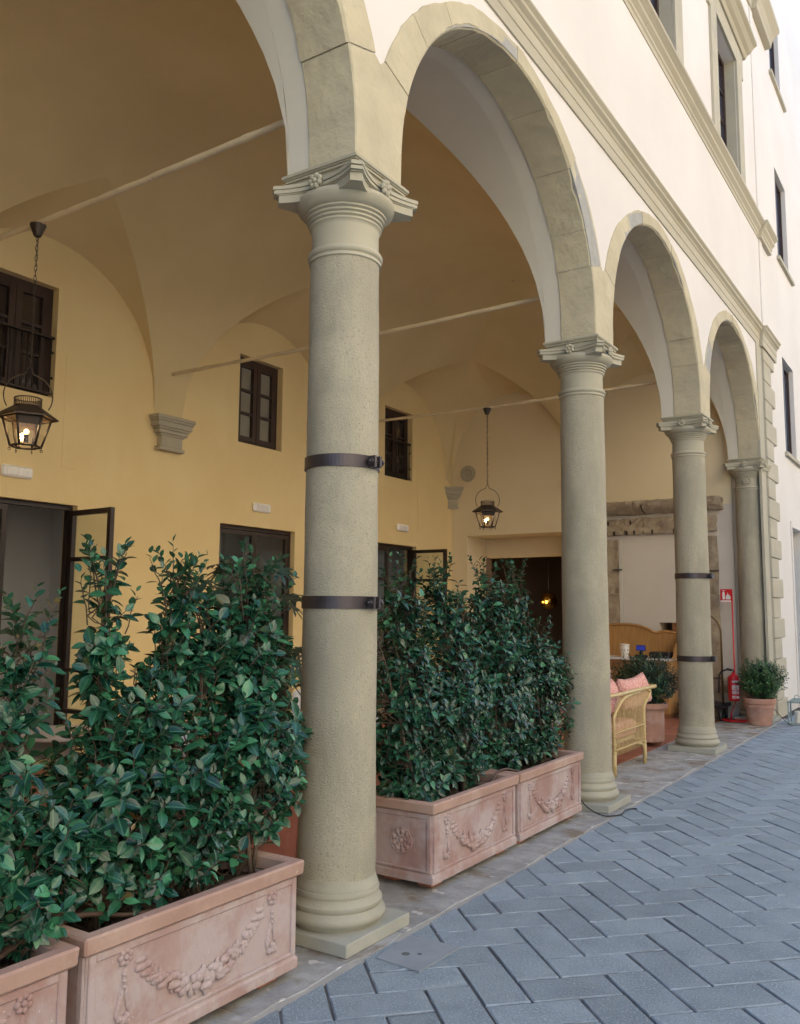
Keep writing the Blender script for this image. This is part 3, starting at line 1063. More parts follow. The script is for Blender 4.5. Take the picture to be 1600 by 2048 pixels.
# loggia doors
def loggia_door(y0, y1, z1, open_right):
    d = sub('door', B, (-D, 0, 0))
    f = MB()
    f.box((-0.16, y0 + .001, 0.0), (-0.08, y0 + 0.05, z1 - .001))
    f.box((-0.16, y1 - 0.05, 0.0), (-0.08, y1 - .001, z1 - .001))
    f.box((-0.16, y0 + 0.05, z1 - 0.05), (-0.08, y1 - 0.05, z1 - .001))
    f.build('frame', 'bronze_frame', d)
    W = (y1 - y0) / 2 - 0.052
    H = z1 - 0.06

    def leaf(hinge, ang, side):
        # side +1: leaf runs towards +y from the hinge when closed
        c, s_ = math.cos(ang), math.sin(ang)
        lf = sub('leaf', d, hinge)
        lf.rotation_euler = (0, 0, ang)
        fr = MB()
        yy = (lambda a, b: (min(side * a, side * b), max(side * a, side * b)))
        for a, b, c0, c1 in ((0.0, 0.055, 0.01, H), (W - 0.055, W, 0.01, H)):
            p = yy(a, b)
            fr.box((-0.025, p[0], c0), (0.025, p[1], c1))
        p = yy(0.055, W - 0.055)
        for c0, c1 in ((0.01, 0.10), (H - 0.055, H), (2.10, 2.145), (0.93, 0.97), (0.50, 0.545)):
            fr.box((-0.024, p[0], c0), (0.024, p[1], c1))
        fr.build('leaf_frame', 'bronze_frame', lf)
        for c0, c1 in ((0.098, 0.502), (0.543, 0.932), (0.968, 2.102), (2.143, H - 0.053)):
            MB().box((-0.004, p[0] - .002, c0), (0.004, p[1] + .002, c1)).build('glass', 'door_glass', lf)
        p = yy(W - 0.06, W - 0.02)
        hd = MB()
        hd.box((0.026, p[0], 0.95), (0.05, p[1], 1.25))
        hd.tube([(0.05, side * (W - 0.04), 1.10), (0.085, side * (W - 0.04), 1.10), (0.085, side * (W - 0.16), 1.10)], 0.011)
        hd.build('handle', 'bronze_frame', lf)
    leaf((-0.11, y0 + 0.052, 0), 0.0, 1)
    if open_right:
        leaf((-0.06, y1 - 0.055, 0), R(-88), -1) if False else leaf((-0.05, y1 - 0.03, 0), R(88), -1)
    else:
        leaf((-0.11, y1 - 0.052, 0), 0.0, -1)


loggia_door(LD[0][0], LD[0][1], 2.71, True)
loggia_door(LD[1][0], LD[1][1], 2.715, False)
loggia_door(LD[2][0], LD[2][1], 2.71, True)


# corbels at the rear wall, and the corner one
def corbel(x, y, rot, half=False):
    c = MB()
    steps = [(0.30, 0.17, 3.87, 3.912), (0.285, 0.16, 3.84, 3.87), (0.27, 0.145, 3.775, 3.84), (0.24, 0.13, 3.745, 3.775), (0.225, 0.115, 3.70, 3.745), (0.19, 0.095, 3.675, 3.70), (0.165, 0.085, 3.54, 3.675), (0.20, 0.095, 3.50, 3.54)]
    for hw, dp, z0, z1 in steps:
        c.box((0, -hw, z0), (dp, hw, z1 - 0.0006))
    o = c.build('corbel', 'surround_stone', B, (x, y, 0), bevel=0.006)
    o.rotation_euler = (0, 0, rot)
    return o


corbel(-D + .001, S, 0)
corbel(-D + .001, 2 * S, 0)
corbel(-D + .001, 0, 0)
o = corbel(-D + 0.0, YE - 0.0, R(-45))
o.scale = (1.15, 0.62, 1)
corbel(-2.80, YE - .001, R(-90)).scale = (1, 0.6, 1)
oc = MB()
oc.lathe([(0.075, 0.0), (0.075, 0.008), (0.085, 0.02), (0.105, 0.03), (0.115, 0.022), (0.15, 0.026), (0.155, 0.018), (0.155, 0.0)], 32)
oc.lathe([(0.0, 0.004), (0.076, 0.004)], 32, cap=False)
o = oc.build('round_vent', 'surround_stone', B, (-4.96, YE - 0.001, 4.15))
o.rotation_euler = (R(90), 0, 0)

# ------------------------------------------------------------------ columns


def rosette(mb, c, n_dir, r, rs=3):
    """a small carved flower: petals round a boss on a face whose outward normal is n_dir"""
    nrm = Vector(n_dir).normalized()
    u = nrm.cross(Vector((0, 0, 1))).normalized()
    v = Vector((0, 0, 1))
    for k in range(7):
        a = 2 * math.pi * k / 7
        p = Vector(c) + (u * math.cos(a) + v * math.sin(a)) * r * 0.62 + nrm * r * 0.15
        mb.ball(p, r * 0.36, 1)
    mb.ball(Vector(c) + nrm * r * 0.3, r * 0.34, 1)


def capital_parts(root, zb):
    ab = MB()
    h = 0.253
    for hw, z0, z1 in ((h, 3.930, 3.950), (0.246, 3.922, 3.930), (0.238, 3.908, 3.922), (0.229, 3.902, 3.908), (0.226, 3.80, 3.902)):
        ab.box((-hw, -hw, z0), (hw, hw, z1 - 0.0004))
    ab.build('abacus', 'carved_stone', root, bevel=0.0025)
    # concave-sided abacus with clipped horns, three fillets high
    hb = MB()
    for off, z0, z1 in ((0.0, 3.858, 3.878), (-0.010, 3.852, 3.8578), (-0.003, 3.834, 3.8518), (-0.014, 3.828, 3.8338), (-0.022, 3.785, 3.8278)):
        poly = []
        for q in range(4):
            a0 = q * math.pi / 2
            c, s_ = math.cos(a0), math.sin(a0)
            for i in range(15):
                t = -1 + 2 * i / 14
                xx = 0.240 + off + 0.066 * abs(t) ** 2.0
                poly.append((xx * c - t * (0.262 + off) * s_, xx * s_ + t * (0.262 + off) * c))
        hb.prism(poly, z0, z1, lambda u, v, w_: (u, v, w_))
    hb.build('horned_abacus', 'carved_stone', root)
    rs = MB()
    for q in range(4):
        a = q * math.pi / 2
        rosette(rs, (0.262 * math.cos(a), 0.262 * math.sin(a), 3.852), (math.cos(a), math.sin(a), 0), 0.046)
    rs.build('carved_rosettes', 'carved_stone', root)
    ec = MB()
    pr = [(0.183, 3.50), (0.183, 3.645), (0.186, 3.658), (0.192, 3.664), (0.197, 3.668), (0.197, 3.678), (0.191, 3.681), (0.205, 3.688), (0.205, 3.698), (0.199, 3.701), (0.214, 3.708), (0.214, 3.718), (0.208, 3.721), (0.224, 3.728), (0.224, 3.738), (0.219, 3.741),
          (0.232, 3.745), (0.249, 3.757), (0.263, 3.773), (0.271, 3.789), (0.272, 3.800), (0.268, 3.810), (0.258, 3.818), (0.20, 3.822)]
    ec.lathe(pr, 56)
    o = ec.build('echinus', 'carved_stone', root)
    ag = MB()
    ag.lathe([(0.186, 3.462), (0.197, 3.466), (0.197, 3.482), (0.190, 3.486), (0.200, 3.492), (0.206, 3.502), (0.206, 3.512), (0.200, 3.522), (0.186, 3.528)], 56, cap=False)
    ag.build('astragal', 'carved_stone', root)


def shaft_mesh(r0, r1, z0, z1, seed, nz=90, na=72):
    q = random.Random(seed)
    ph = [q.uniform(0, 6.28) for _ in range(8)]
    mb = MB()
    vs = []
    for j in range(nz + 1):
        z = z0 + (z1 - z0) * j / nz
        t = j / nz
        r = r0 + (r1 - r0) * t ** 1.3
        for i in range(na):
            a = 2 * math.pi * i / na
            d = 0.0011 * math.sin(3 * a + 2.3 * z + ph[0]) + 0.0009 * math.sin(7 * a - 5 * z + ph[1]) + 0.0008 * math.sin(11 * z + ph[2] + 2 * math.sin(a)) + q.uniform(-0.0006, 0.0006)
            vs.append(((r + d) * math.cos(a), (r + d) * math.sin(a), z))
    fs = [(j * na + i, j * na + (i + 1) % na, (j + 1) * na + (i + 1) % na, (j + 1) * na + i) for j in range(nz) for i in range(na)]
    return mb.add(vs, fs, True)


def column(y, label, bands, seed, base_mat='base_stone', crest=False):
    c = thing('stone_column', label, 'column', (0, y, 0), 0, 'stone columns of the arcade')
    p = MB().box((-0.27, -0.27, 0.001), (0.27, 0.27, 0.061))
    p.build('plinth', 'plinth_stone', c, bevel=0.003)
    b = MB()
    tor = [(0.20, 0.062), (0.222, 0.062)] + [(0.215 + 0.036 * math.sin(math.pi * k / 10), 0.062 + 0.09 * (k / 10)) for k in range(1, 10)]
    b.lathe(tor + [(0.232, 0.153), (0.234, 0.157), (0.234, 0.170), (0.230, 0.174), (0.220, 0.186), (0.213, 0.200), (0.2125, 0.206), (0.217, 0.209), (0.219, 0.222), (0.216, 0.232), (0.211, 0.234), (0.211, 0.247), (0.206, 0.258), (0.1985, 0.285), (0.19, 0.29)], 64)
    b.build('base', base_mat, c)
    shaft_mesh(0.1975, 0.188, 0.272, 3.475, seed).build('shaft', 'column_stone', c)
    capital_parts(c, 0)
    for z in bands:
        m = MB()
        zz = 0.032
        r = 0.1955 if z < 2 else 0.1935
        m.lathe([(r - 0.004, z - zz), (r + 0.007, z - zz), (r + 0.007, z + zz), (r - 0.004, z + zz)], 64, smooth=False, cap=False)
        o = m.build('iron_band', 'iron', c)
        for pl in o.data.polygons:
            pl.use_smooth = False
        # clamp lugs with a bolt, on the courtyard side
        a = R(-2)
        dv = Vector((math.cos(a), math.sin(a), 0))
        tv = Vector((-math.sin(a), math.cos(a), 0))
        M3 = Matrix((dv, tv, Vector((0, 0, 1)))).transposed()
        lg = MB()
        for s in (-0.022, 0.022):
            lg.obox(dv * (r + 0.026) + tv * s + Vector((0, 0, z)), (0.022, 0.009, 0.03), M3)
        lg.tube([dv * (r + 0.028) + tv * -0.055 + Vector((0, 0, z)), dv * (r + 0.028) + tv * 0.055 + Vector((0, 0, z))], 0.009, 8)
        for s in (-0.048, 0.044):
            lg.tube([dv * (r + 0.028) + tv * s + Vector((0, 0, z)), dv * (r + 0.028) + tv * (s + 0.012) + Vector((0, 0, z))], 0.018, 6, smooth=False)
        lg.build('clamp_bolt', 'iron', o)
    if crest:
        m = MB()
        for ang in (-90, 0):
            a = R(ang)
            ctr = Vector((0.188 * math.cos(a), 0.188 * math.sin(a), 3.60))
            rosette(m, ctr, (math.cos(a), math.sin(a), 0), 0.05)
            for k in range(14):
                b_ = 2 * math.pi * k / 14
                tv = Vector((-math.sin(a), math.cos(a), 0))
                m.ball(ctr + tv * 0.075 * math.cos(b_) + Vector((0, 0, 0.062 * math.sin(b_))), 0.012, 1)
        m.build('carved_crest', 'carved_stone', c)
    return c


column(0.0, 'nearest stone column, two wide iron bands, dark shrubs in planters on either side', (2.366, 1.638), 1)
column(S, 'second stone column without iron bands, beside the rattan seat', (), 2)
column(2 * S, 'third stone column with two thin iron bands, near the fire extinguisher', (1.655, 0.955) if False else (2.03, 1.06), 3)
column(10.36, 'last stone column with carved crest, set against the end wall', (), 4, crest=True)

# ------------------------------------------------------------------ tie rods
for k, lab in enumerate(('pale painted tie rod carrying the lantern at the left edge', 'pale painted tie rod crossing in front of the middle window, no lantern',
                         'pale painted tie rod farthest away, carrying the small far lantern')):
    m = MB()
    q = random.Random(k)
    pts, rs = [], []
    n = 60
    for i in range(n + 1):
        x = -D + 0.002 + (D - 0.06) * i / n
        pts.append((x, k * S + q.uniform(-0.0015, 0.0015), 4.45 + 0.012 * math.cos(i / n * 6.28) + q.uniform(-0.0015, 0.0015)))
        rs.append(0.021 + q.uniform(-0.001, 0.0015) + (0.003 if i % 15 == 7 else 0))
    m.tube(pts, rs, 10)
    tag(m.build('tie_rod', 'rod_paint'), lab, 'tie rod', 'iron tie rods across the vault')


# ------------------------------------------------------------------ hanging lanterns
def lantern(x, y, rot, label):
    L = thing('hanging_lantern', label, 'lantern', (x, y, 0), rot, 'hanging lanterns')
    zt, zb, zr = 2.965, 2.755, 2.99
    Rt, Rb = 0.165, 0.105
    hexp = lambda r, z: [(r * math.cos(math.pi / 3 * i), r * math.sin(math.pi / 3 * i), z) for i in range(6)]
    # ceiling cup hooked on the rod
    MB().lathe([(0.02, 4.425), (0.058, 4.425), (0.058, 4.415), (0.026, 4.335), (0.0, 4.335)], 20).build('canopy', 'black_iron', L)
    ch = MB()
    n = 26
    z0, z1 = 3.335, 4.34
    for i in range(n):
        zc = z0 + (z1 - z0) * (i + 0.5) / n
        hl = (z1 - z0) / n * 0.62
        pts = []
        for k in range(10):
            a = 2 * math.pi * k / 10
            u = 0.009 * math.cos(a)
            pts.append((u, 0, zc + hl * math.sin(a)) if i % 2 else (0, u, zc + hl * math.sin(a)))
        ch.tube(pts, 0.0026, 5, closed=True)
    ch.tube([(0.004 + 0.006 * math.sin(i * 1.7), 0.006 * math.cos(i * 1.7), z0 + (z1 - z0) * i / 40) for i in range(41)], 0.0022, 5)
    ch.build('chain', 'black_iron', L)
    bl = MB()
    pts = []
    for i in range(25):
        a = R(-32) + (math.pi + R(64)) * i / 24
        if abs(a - math.pi / 2) < 0.13:
            continue
        pts.append((0.165 * math.cos(a), 0, 3.125 + 0.165 * math.sin(a)))
    mid = [i for i in range(len(pts) - 1) if pts[i][0] > 0 and pts[i + 1][0] < 0][0]
    pts = pts[:mid + 1] + [(0.022, 0, 3.30), (0.017, 0, 3.325), (0.0, 0, 3.342), (-0.017, 0, 3.325), (-0.022, 0, 3.30)] + pts[mid + 1:]
    bl.tube(pts, 0.0045, 6)
    bl.build('bail', 'black_iron', L)
    rf = MB()
    a, b = hexp(0.215, zt + 0.004), hexp(0.10, 3.045)
    a2 = hexp(0.215, zt - 0.006)
    rf.add(a + b, [(i, (i + 1) % 6, 6 + (i + 1) % 6, 6 + i) for i in range(6)])
    rf.add(a2 + a, [(i, (i + 1) % 6, 6 + (i + 1) % 6, 6 + i) for i in range(6)])
    rf.add(hexp(0.208, zt - 0.006) + hexp(0.10, 3.035), [(i, (i + 1) % 6, 6 + (i + 1) % 6, 6 + i) for i in range(6)])
    rf.build('roof', 'black_iron', L)
    vr = MB()
    for z in (3.045, 3.105):
        vr.tube([(0.093 * math.cos(2 * math.pi * i / 24), 0.093 * math.sin(2 * math.pi * i / 24), z) for i in range(24)], 0.005, 6, closed=True)
    for i in range(44):
        aa = 2 * math.pi * i / 44
        vr.tube([(0.093 * math.cos(aa), 0.093 * math.sin(aa), 3.045), (0.093 * math.cos(aa), 0.093 * math.sin(aa), 3.105)], 0.0022, 4)
    vr.build('vent_ring', 'black_iron', L)
    fr = MB()
    top, bot = hexp(Rt, zt - 0.005), hexp(Rb, zb)
    for i in range(6):
        fr.tube([bot[i], top[i]], 0.0085, 6)
        fr.tube([bot[i], bot[(i + 1) % 6]], 0.0085, 6)
        fr.tube([top[i], top[(i + 1) % 6]], 0.0075, 6)
    fr.tube([bot[0], (0, 0, zb + 0.02), bot[3]], 0.004, 5)
    fr.build('frame', 'black_iron', L)
    ap = MB()
    t2 = hexp(Rt - 0.018, zt - 0.065)
    t3 = hexp(Rt - 0.002, zt - 0.006)
    for i0, i1 in ((1, 2), (4, 5)):
        MB().add([t2[i0], t2[i1], t3[i1], t3[i0]], [(0, 1, 2, 3)]).build('top_band', 'black_iron', L)
    for i in range(6):
        j = (i + 1) % 6
        k = 0.985
        q = [bot[i], bot[j], top[j], top[i]]
        MB().add([(p[0] * k, p[1] * k, p[2]) for p in q], [(0, 1, 2, 3)]).build('pane', 'clear_glass', L)
    hk = MB()
    for i in range(6):
        bx, by, bz = bot[i]
        pts = [(bx, by, bz), (bx * 1.06, by * 1.06, bz - 0.012)]
        for k in range(9):
            t = -0.9 + 5.2 * k / 8
            pts.append((bx * (1.0 + 0.10 * math.sin(t)), by * (1.0 + 0.10 * math.sin(t)), bz - 0.026 - 0.010 * math.cos(t)))
        hk.tube(pts, 0.0022, 5)
    hk.build('hook', 'black_iron', L)
    MB().lathe([(0.0, 2.765), (0.022, 2.768), (0.022, 2.775), (0.016, 2.785)], 14, cap=False).build('bulb_cup', 'old_brass', L)
    MB().lathe([(0.016, 2.775), (0.016, 2.842), (0.0, 2.842)], 14).build('bulb_holder', 'black_iron', L)
    g_ = MB()
    g_.ball((0, 0, 2.862), 0.0185, 2)
    g_.build('bulb', 'bulb_glow', L)
    ld = bpy.data.lights.new('lantern_light', 'POINT')
    ld.energy = 1.6
    ld.color = (1.0, 0.62, 0.26)
    ld.shadow_soft_size = 0.03
    lo = link('lantern_light', ld, L, (0, 0, 2.93))


lantern(-2.86, 0.0, R(33 + 30), 'lit black hexagonal lantern on a chain at the left edge')
lantern(-2.745, 2 * S, R(33), 'small lit black lantern hanging far back before the end wall')

# ------------------------------------------------------------------ emergency light fittings
for (yy, zz), lab in zip(((1.495, 2.98), (5.165, 2.985), (8.705, 3.005)), ('white emergency light fitting above the open door at the left edge', 'white emergency light fitting above the closed middle door', 'white emergency light fitting above the far open door')):
    E_ = thing('emergency_light', lab, 'light fitting', (-D, yy, zz), 0, 'emergency lights above the doors')
    MB().box((0.001, -0.175, -0.06), (0.045, 0.175, 0.06)).build('housing', 'white_plastic', E_, bevel=0.018)
    MB().box((0.0455, -0.12, -0.035), (0.05, 0.0, 0.035)).build('lens', 'clear_lens', E_, bevel=0.002)
    MB().box((0.0455, 0.006, -0.035), (0.05, 0.12, 0.035)).build('lens', 'clear_lens', E_, bevel=0.002)


# ------------------------------------------------------------------ terracotta planters
def planter(name, label, y0, y1, xf, zb=0.045, zt=0.495, dpt=0.44, scale_g=1.0, seed=0):
    yc = (y0 + y1) / 2
    xc = xf - dpt / 2
    T_ = thing(name, label, 'planter', (xc, yc, 0), 0, 'long terracotta planters')
    hl, hw = (y1 - y0) / 2 - 0.022, dpt / 2
    tap = 0.012
    m = MB()
    # hollow body
    zr = zt - 0.062
    ring = lambda hx, hy, z: [(-hx, -hy, z), (hx, -hy, z), (hx, hy, z), (-hx, hy, z)]
    levels = [ring(hw + 0.004, hl + 0.004, zb), ring(hw + 0.004, hl + 0.004, zb + 0.042), ring(hw - 0.008, hl - 0.008, zb + 0.054), ring(hw - 0.004, hl - 0.004, zr)]
    vs = [p for l in levels for p in l]
    m.add(vs, [(k * 4 + i, k * 4 + (i + 1) % 4, k * 4 + 4 + (i + 1) % 4, k * 4 + 4 + i) for k in range(3) for i in range(4)])
    m.add(levels[0], [(0, 3, 2, 1)])
    inn = [ring(hw - 0.04, hl - 0.04, zr), ring(hw - 0.04, hl - 0.04, zb + 0.12)]
    m.add([p for l in inn for p in l], [(i, (i + 1) % 4, 4 + (i + 1) % 4, 4 + i) for i in range(4)])
    m.build('body', 'terracotta', T_, bevel=0.004)
    rm_ = MB()
    a, b, c_, d_ = ring(hw + 0.018, hl + 0.018, zr), ring(hw + 0.022, hl + 0.022, zt), ring(hw - 0.036, hl - 0.036, zt), ring(hw - 0.038, hl - 0.038, zr - 0.004)
    vs = a + b + c_ + d_
    rm_.add(vs, [(k * 4 + i, k * 4 + (i + 1) % 4, ((k + 1) % 4) * 4 + (i + 1) % 4, ((k + 1) % 4) * 4 + i) for k in range(4) for i in range(4)])
    rm_.build('rim', 'terracotta_rim', T_, bevel=0.008)
    # raised border of the panels on the front and on both ends
    fm = MB()
    z0, z1 = zb + 0.056, zr - 0.004
    bw = 0.042
    xo = hw - 0.007
    for a, b, c0, c1 in ((-hl + .012, -hl + bw, z0, z1), (hl - bw, hl - .012, z0, z1), (-hl + bw, hl - bw, z1 - 0.03, z1), (-hl + bw, hl - bw, z0, z0 + 0.016)):
        fm.box((xo - 0.01, a, c0), (xo + 0.010, b, c1))
    yo = hl - 0.007
    for s in (-1, 1):
        for a, b, c0, c1 in ((-hw + .012, -hw + bw, z0, z1), (hw - bw, hw - .012, z0, z1), (-hw + bw, hw - bw, z1 - 0.03, z1), (-hw + bw, hw - bw, z0, z0 + 0.016)):
            p = sorted((s * (yo - 0.01), s * (yo + 0.010)))
            fm.box((a, p[0], c0), (b, p[1], c1))
    fm.build('panel_border', 'terracotta', T_, bevel=0.004)
    # festoon of fruit between two rosettes
    gq = random.Random(seed)
    gm = MB()
    span = hl * 0.60
    ztop = z1 - 0.055
    sag = 0.175
    N = 46
    xs_ = hw - 0.006
    for i in range(N + 1):
        t = -1 + 2 * i / N
        yy = t * span
        zz = ztop - 0.02 - sag * (1 - abs(t) ** 2.1)
        thick = 0.009 + 0.028 * (1 - abs(t) ** 2.6)
        for k in range(1 if abs(t) > 0.8 else 4):
            r = max(0.007, thick * gq.uniform(0.28, 0.58))
            gm.ball((xs_ + r * 0.35, yy + gq.uniform(-0.012, 0.012), zz + gq.uniform(-1, 1) * thick * 0.85), r, 1, gq.choice(((0.8, 1, 1), (0.8, 1.3, 0.8), (0.45, 1.7, 0.7), (0.45, 0.7, 1.6))))
    for s in (-1, 1):                      # acanthus leaves where the festoon begins
        for k in range(4):
            t = 0.70 + 0.08 * k
            yy = s * t * span
            zz = ztop - 0.02 - sag * (1 - t ** 2.1)
            gm.ball((xs_, yy, zz - 0.014), 0.026, 1, (0.35, 1.3, 0.55))
            gm.ball((xs_, yy, zz + 0.014), 0.024, 1, (0.35, 1.3, 0.5))
    gm.build('festoon', 'terracotta', T_)
    for s in (-1, 1):
        rs = MB()
        yy = s * (span + 0.055)
        rosette(rs, (xs_ - 0.002, yy, ztop + 0.005), (1, 0, 0), 0.034)
        rs.build('rosette', 'terracotta', T_)
        pd = MB()
        pd.tube([(xs_, yy, ztop - 0.03), (xs_, yy, ztop - 0.11)], 0.008, 6)
        for k in range(3):
            pd.tube([(xs_ + 0.002, yy, ztop - 0.05 - 0.02 * k), (xs_ + 0.002, yy, ztop - 0.058 - 0.02 * k)], 0.0115, 8)
        for k in range(9):
            dz = 0.115 + 0.016 * (k // 2)
            off = (0.010 + 0.0042 * (k // 2)) * (1 if k % 2 else -1)
            pd.ball((xs_, yy + off, ztop - dz), 0.021, 1, (0.45, 0.55, 1.0))
        for k in range(6):
            pd.ball((xs_ + 0.003, yy + gq.uniform(-0.022, 0.022), ztop - 0.185 - gq.uniform(0, 0.03)), 0.014, 1)
        pd.build('pendant', 'terracotta', T_)
        # rosette on the end panel
        er = MB()
        ctr = Vector((0, s * (yo + 0.001), (z0 + z1) / 2 - 0.005))
        for k in range(9):
            aa = 2 * math.pi * k / 9
            er.ball(ctr + Vector((math.cos(aa), 0, math.sin(aa))) * 0.052, 0.020, 1, (1, 0.45, 1))
            er.ball(ctr + Vector((math.cos(aa), 0, math.sin(aa))) * 0.030, 0.012, 1, (1, 0.6, 1))
        er.ball(ctr, 0.015, 1)
        er.tube([ctr + Vector((math.cos(2 * math.pi * k / 24), 0, math.sin(2 * math.pi * k / 24))) * 0.072 for k in range(24)], 0.006, 6, closed=True)
        er.build('end_rosette', 'terracotta', T_)
    so_ = MB()
    n, k2 = 12, 6
    q = random.Random(seed + 5)
    vs = []
    for i in range(n + 1):
        for j in range(k2 + 1):
            vs.append((-(hw - 0.041) + 2 * (hw - 0.041) * j / k2, -(hl - 0.041) + 2 * (hl - 0.041) * i / n, zt - 0.085 + q.uniform(-0.012, 0.014)))
    so_.add(vs, [(i * (k2 + 1) + j, i * (k2 + 1) + j + 1, (i + 1) * (k2 + 1) + j + 1, (i + 1) * (k2 + 1) + j) for i in range(n) for j in range(k2)], True)
    so_.build('soil', 'soil', T_)
    for s in (-1, 1):
        for xx in (-1, 1):
            MB().box((xx * (hw - 0.10) - 0.05, s * (hl - 0.13) - 0.06, 0.002), (xx * (hw - 0.10) + 0.05, s * (hl - 0.13) + 0.06, zb - 0.001)).build('brick_foot', 'brick', T_, bevel=0.003)
    return T_


planter('terracotta_planter', 'weathered terracotta planter cut off by the bottom left corner', -2.86, -1.715, 0.235, seed=1)
planter('terracotta_planter', 'large weathered terracotta planter left of the nearest column', -1.675, -0.525, 0.205, seed=2)
planter('terracotta_planter', 'terracotta planter just right of the nearest column, rosette on its end', 0.735, 1.865, 0.115, seed=3)
planter('terracotta_planter', 'terracotta planter touching the foot of the second column', 1.885, 3.045, 0.115, seed=4)


# ------------------------------------------------------------------ shrubs
def leaf_mesh(name, L, W, mat, fold=0.25, droop=0.18):
    mb = MB()
    ts = [0.0, 0.14, 0.36, 0.62, 0.84, 1.0]
    wd = [0.0, 0.55, 1.0, 0.92, 0.48, 0.0]
    vs = []
    idx = []
    for t, wk in zip(ts, wd):
        x = L * t
        zc = -droop * L * t * t
        if wk == 0:
            idx.append((len(vs),) * 3)
            vs.append((x, 0, zc))
        else:
            h = W / 2 * wk
            idx.append((len(vs), len(vs) + 1, len(vs) + 2))
            vs += [(x, -h, zc + fold * h), (x, 0, zc), (x, h, zc + fold * h)]
    fs = []
    for a, b in zip(idx[:-1], idx[1:]):
        for s in (0, 1):
            q = [a[s], b[s], b[s + 1], a[s + 1]]
            o = []
            for i in q:
                if i not in o:
                    o.append(i)
            fs.append(tuple(o))
    mb.add(vs, fs, True)
    mb.mid = [min(1.0, abs(v[1]) / (W / 2)) if abs(v[1]) > 1e-6 else 0.0 for v in vs]
    return mb


def set_mid(me, vals):
    a = me.attributes.new('mid', 'FLOAT', 'POINT')
    a.data.foreach_set('value', vals)


LEAF = {}
for nm, L, W, mt in (('a', 0.064, 0.037, 'camellia_leaf'), ('b', 0.052, 0.032, 'camellia_leaf'), ('c', 0.076, 0.041, 'camellia_leaf'), ('s1', 0.060, 0.034, 'camellia_leaf_small'), ('s2', 0.069, 0.037, 'camellia_leaf_small'), ('s3', 0.047, 0.027, 'camellia_leaf_small')):
    mb = leaf_mesh(nm, L, W, mt, rnd.uniform(0.18, 0.4), rnd.uniform(0.05, 0.3))
    LEAF[nm] = (mb, mb.mesh('leaf', mt), mt)
    set_mid(LEAF[nm][1], mb.mid)


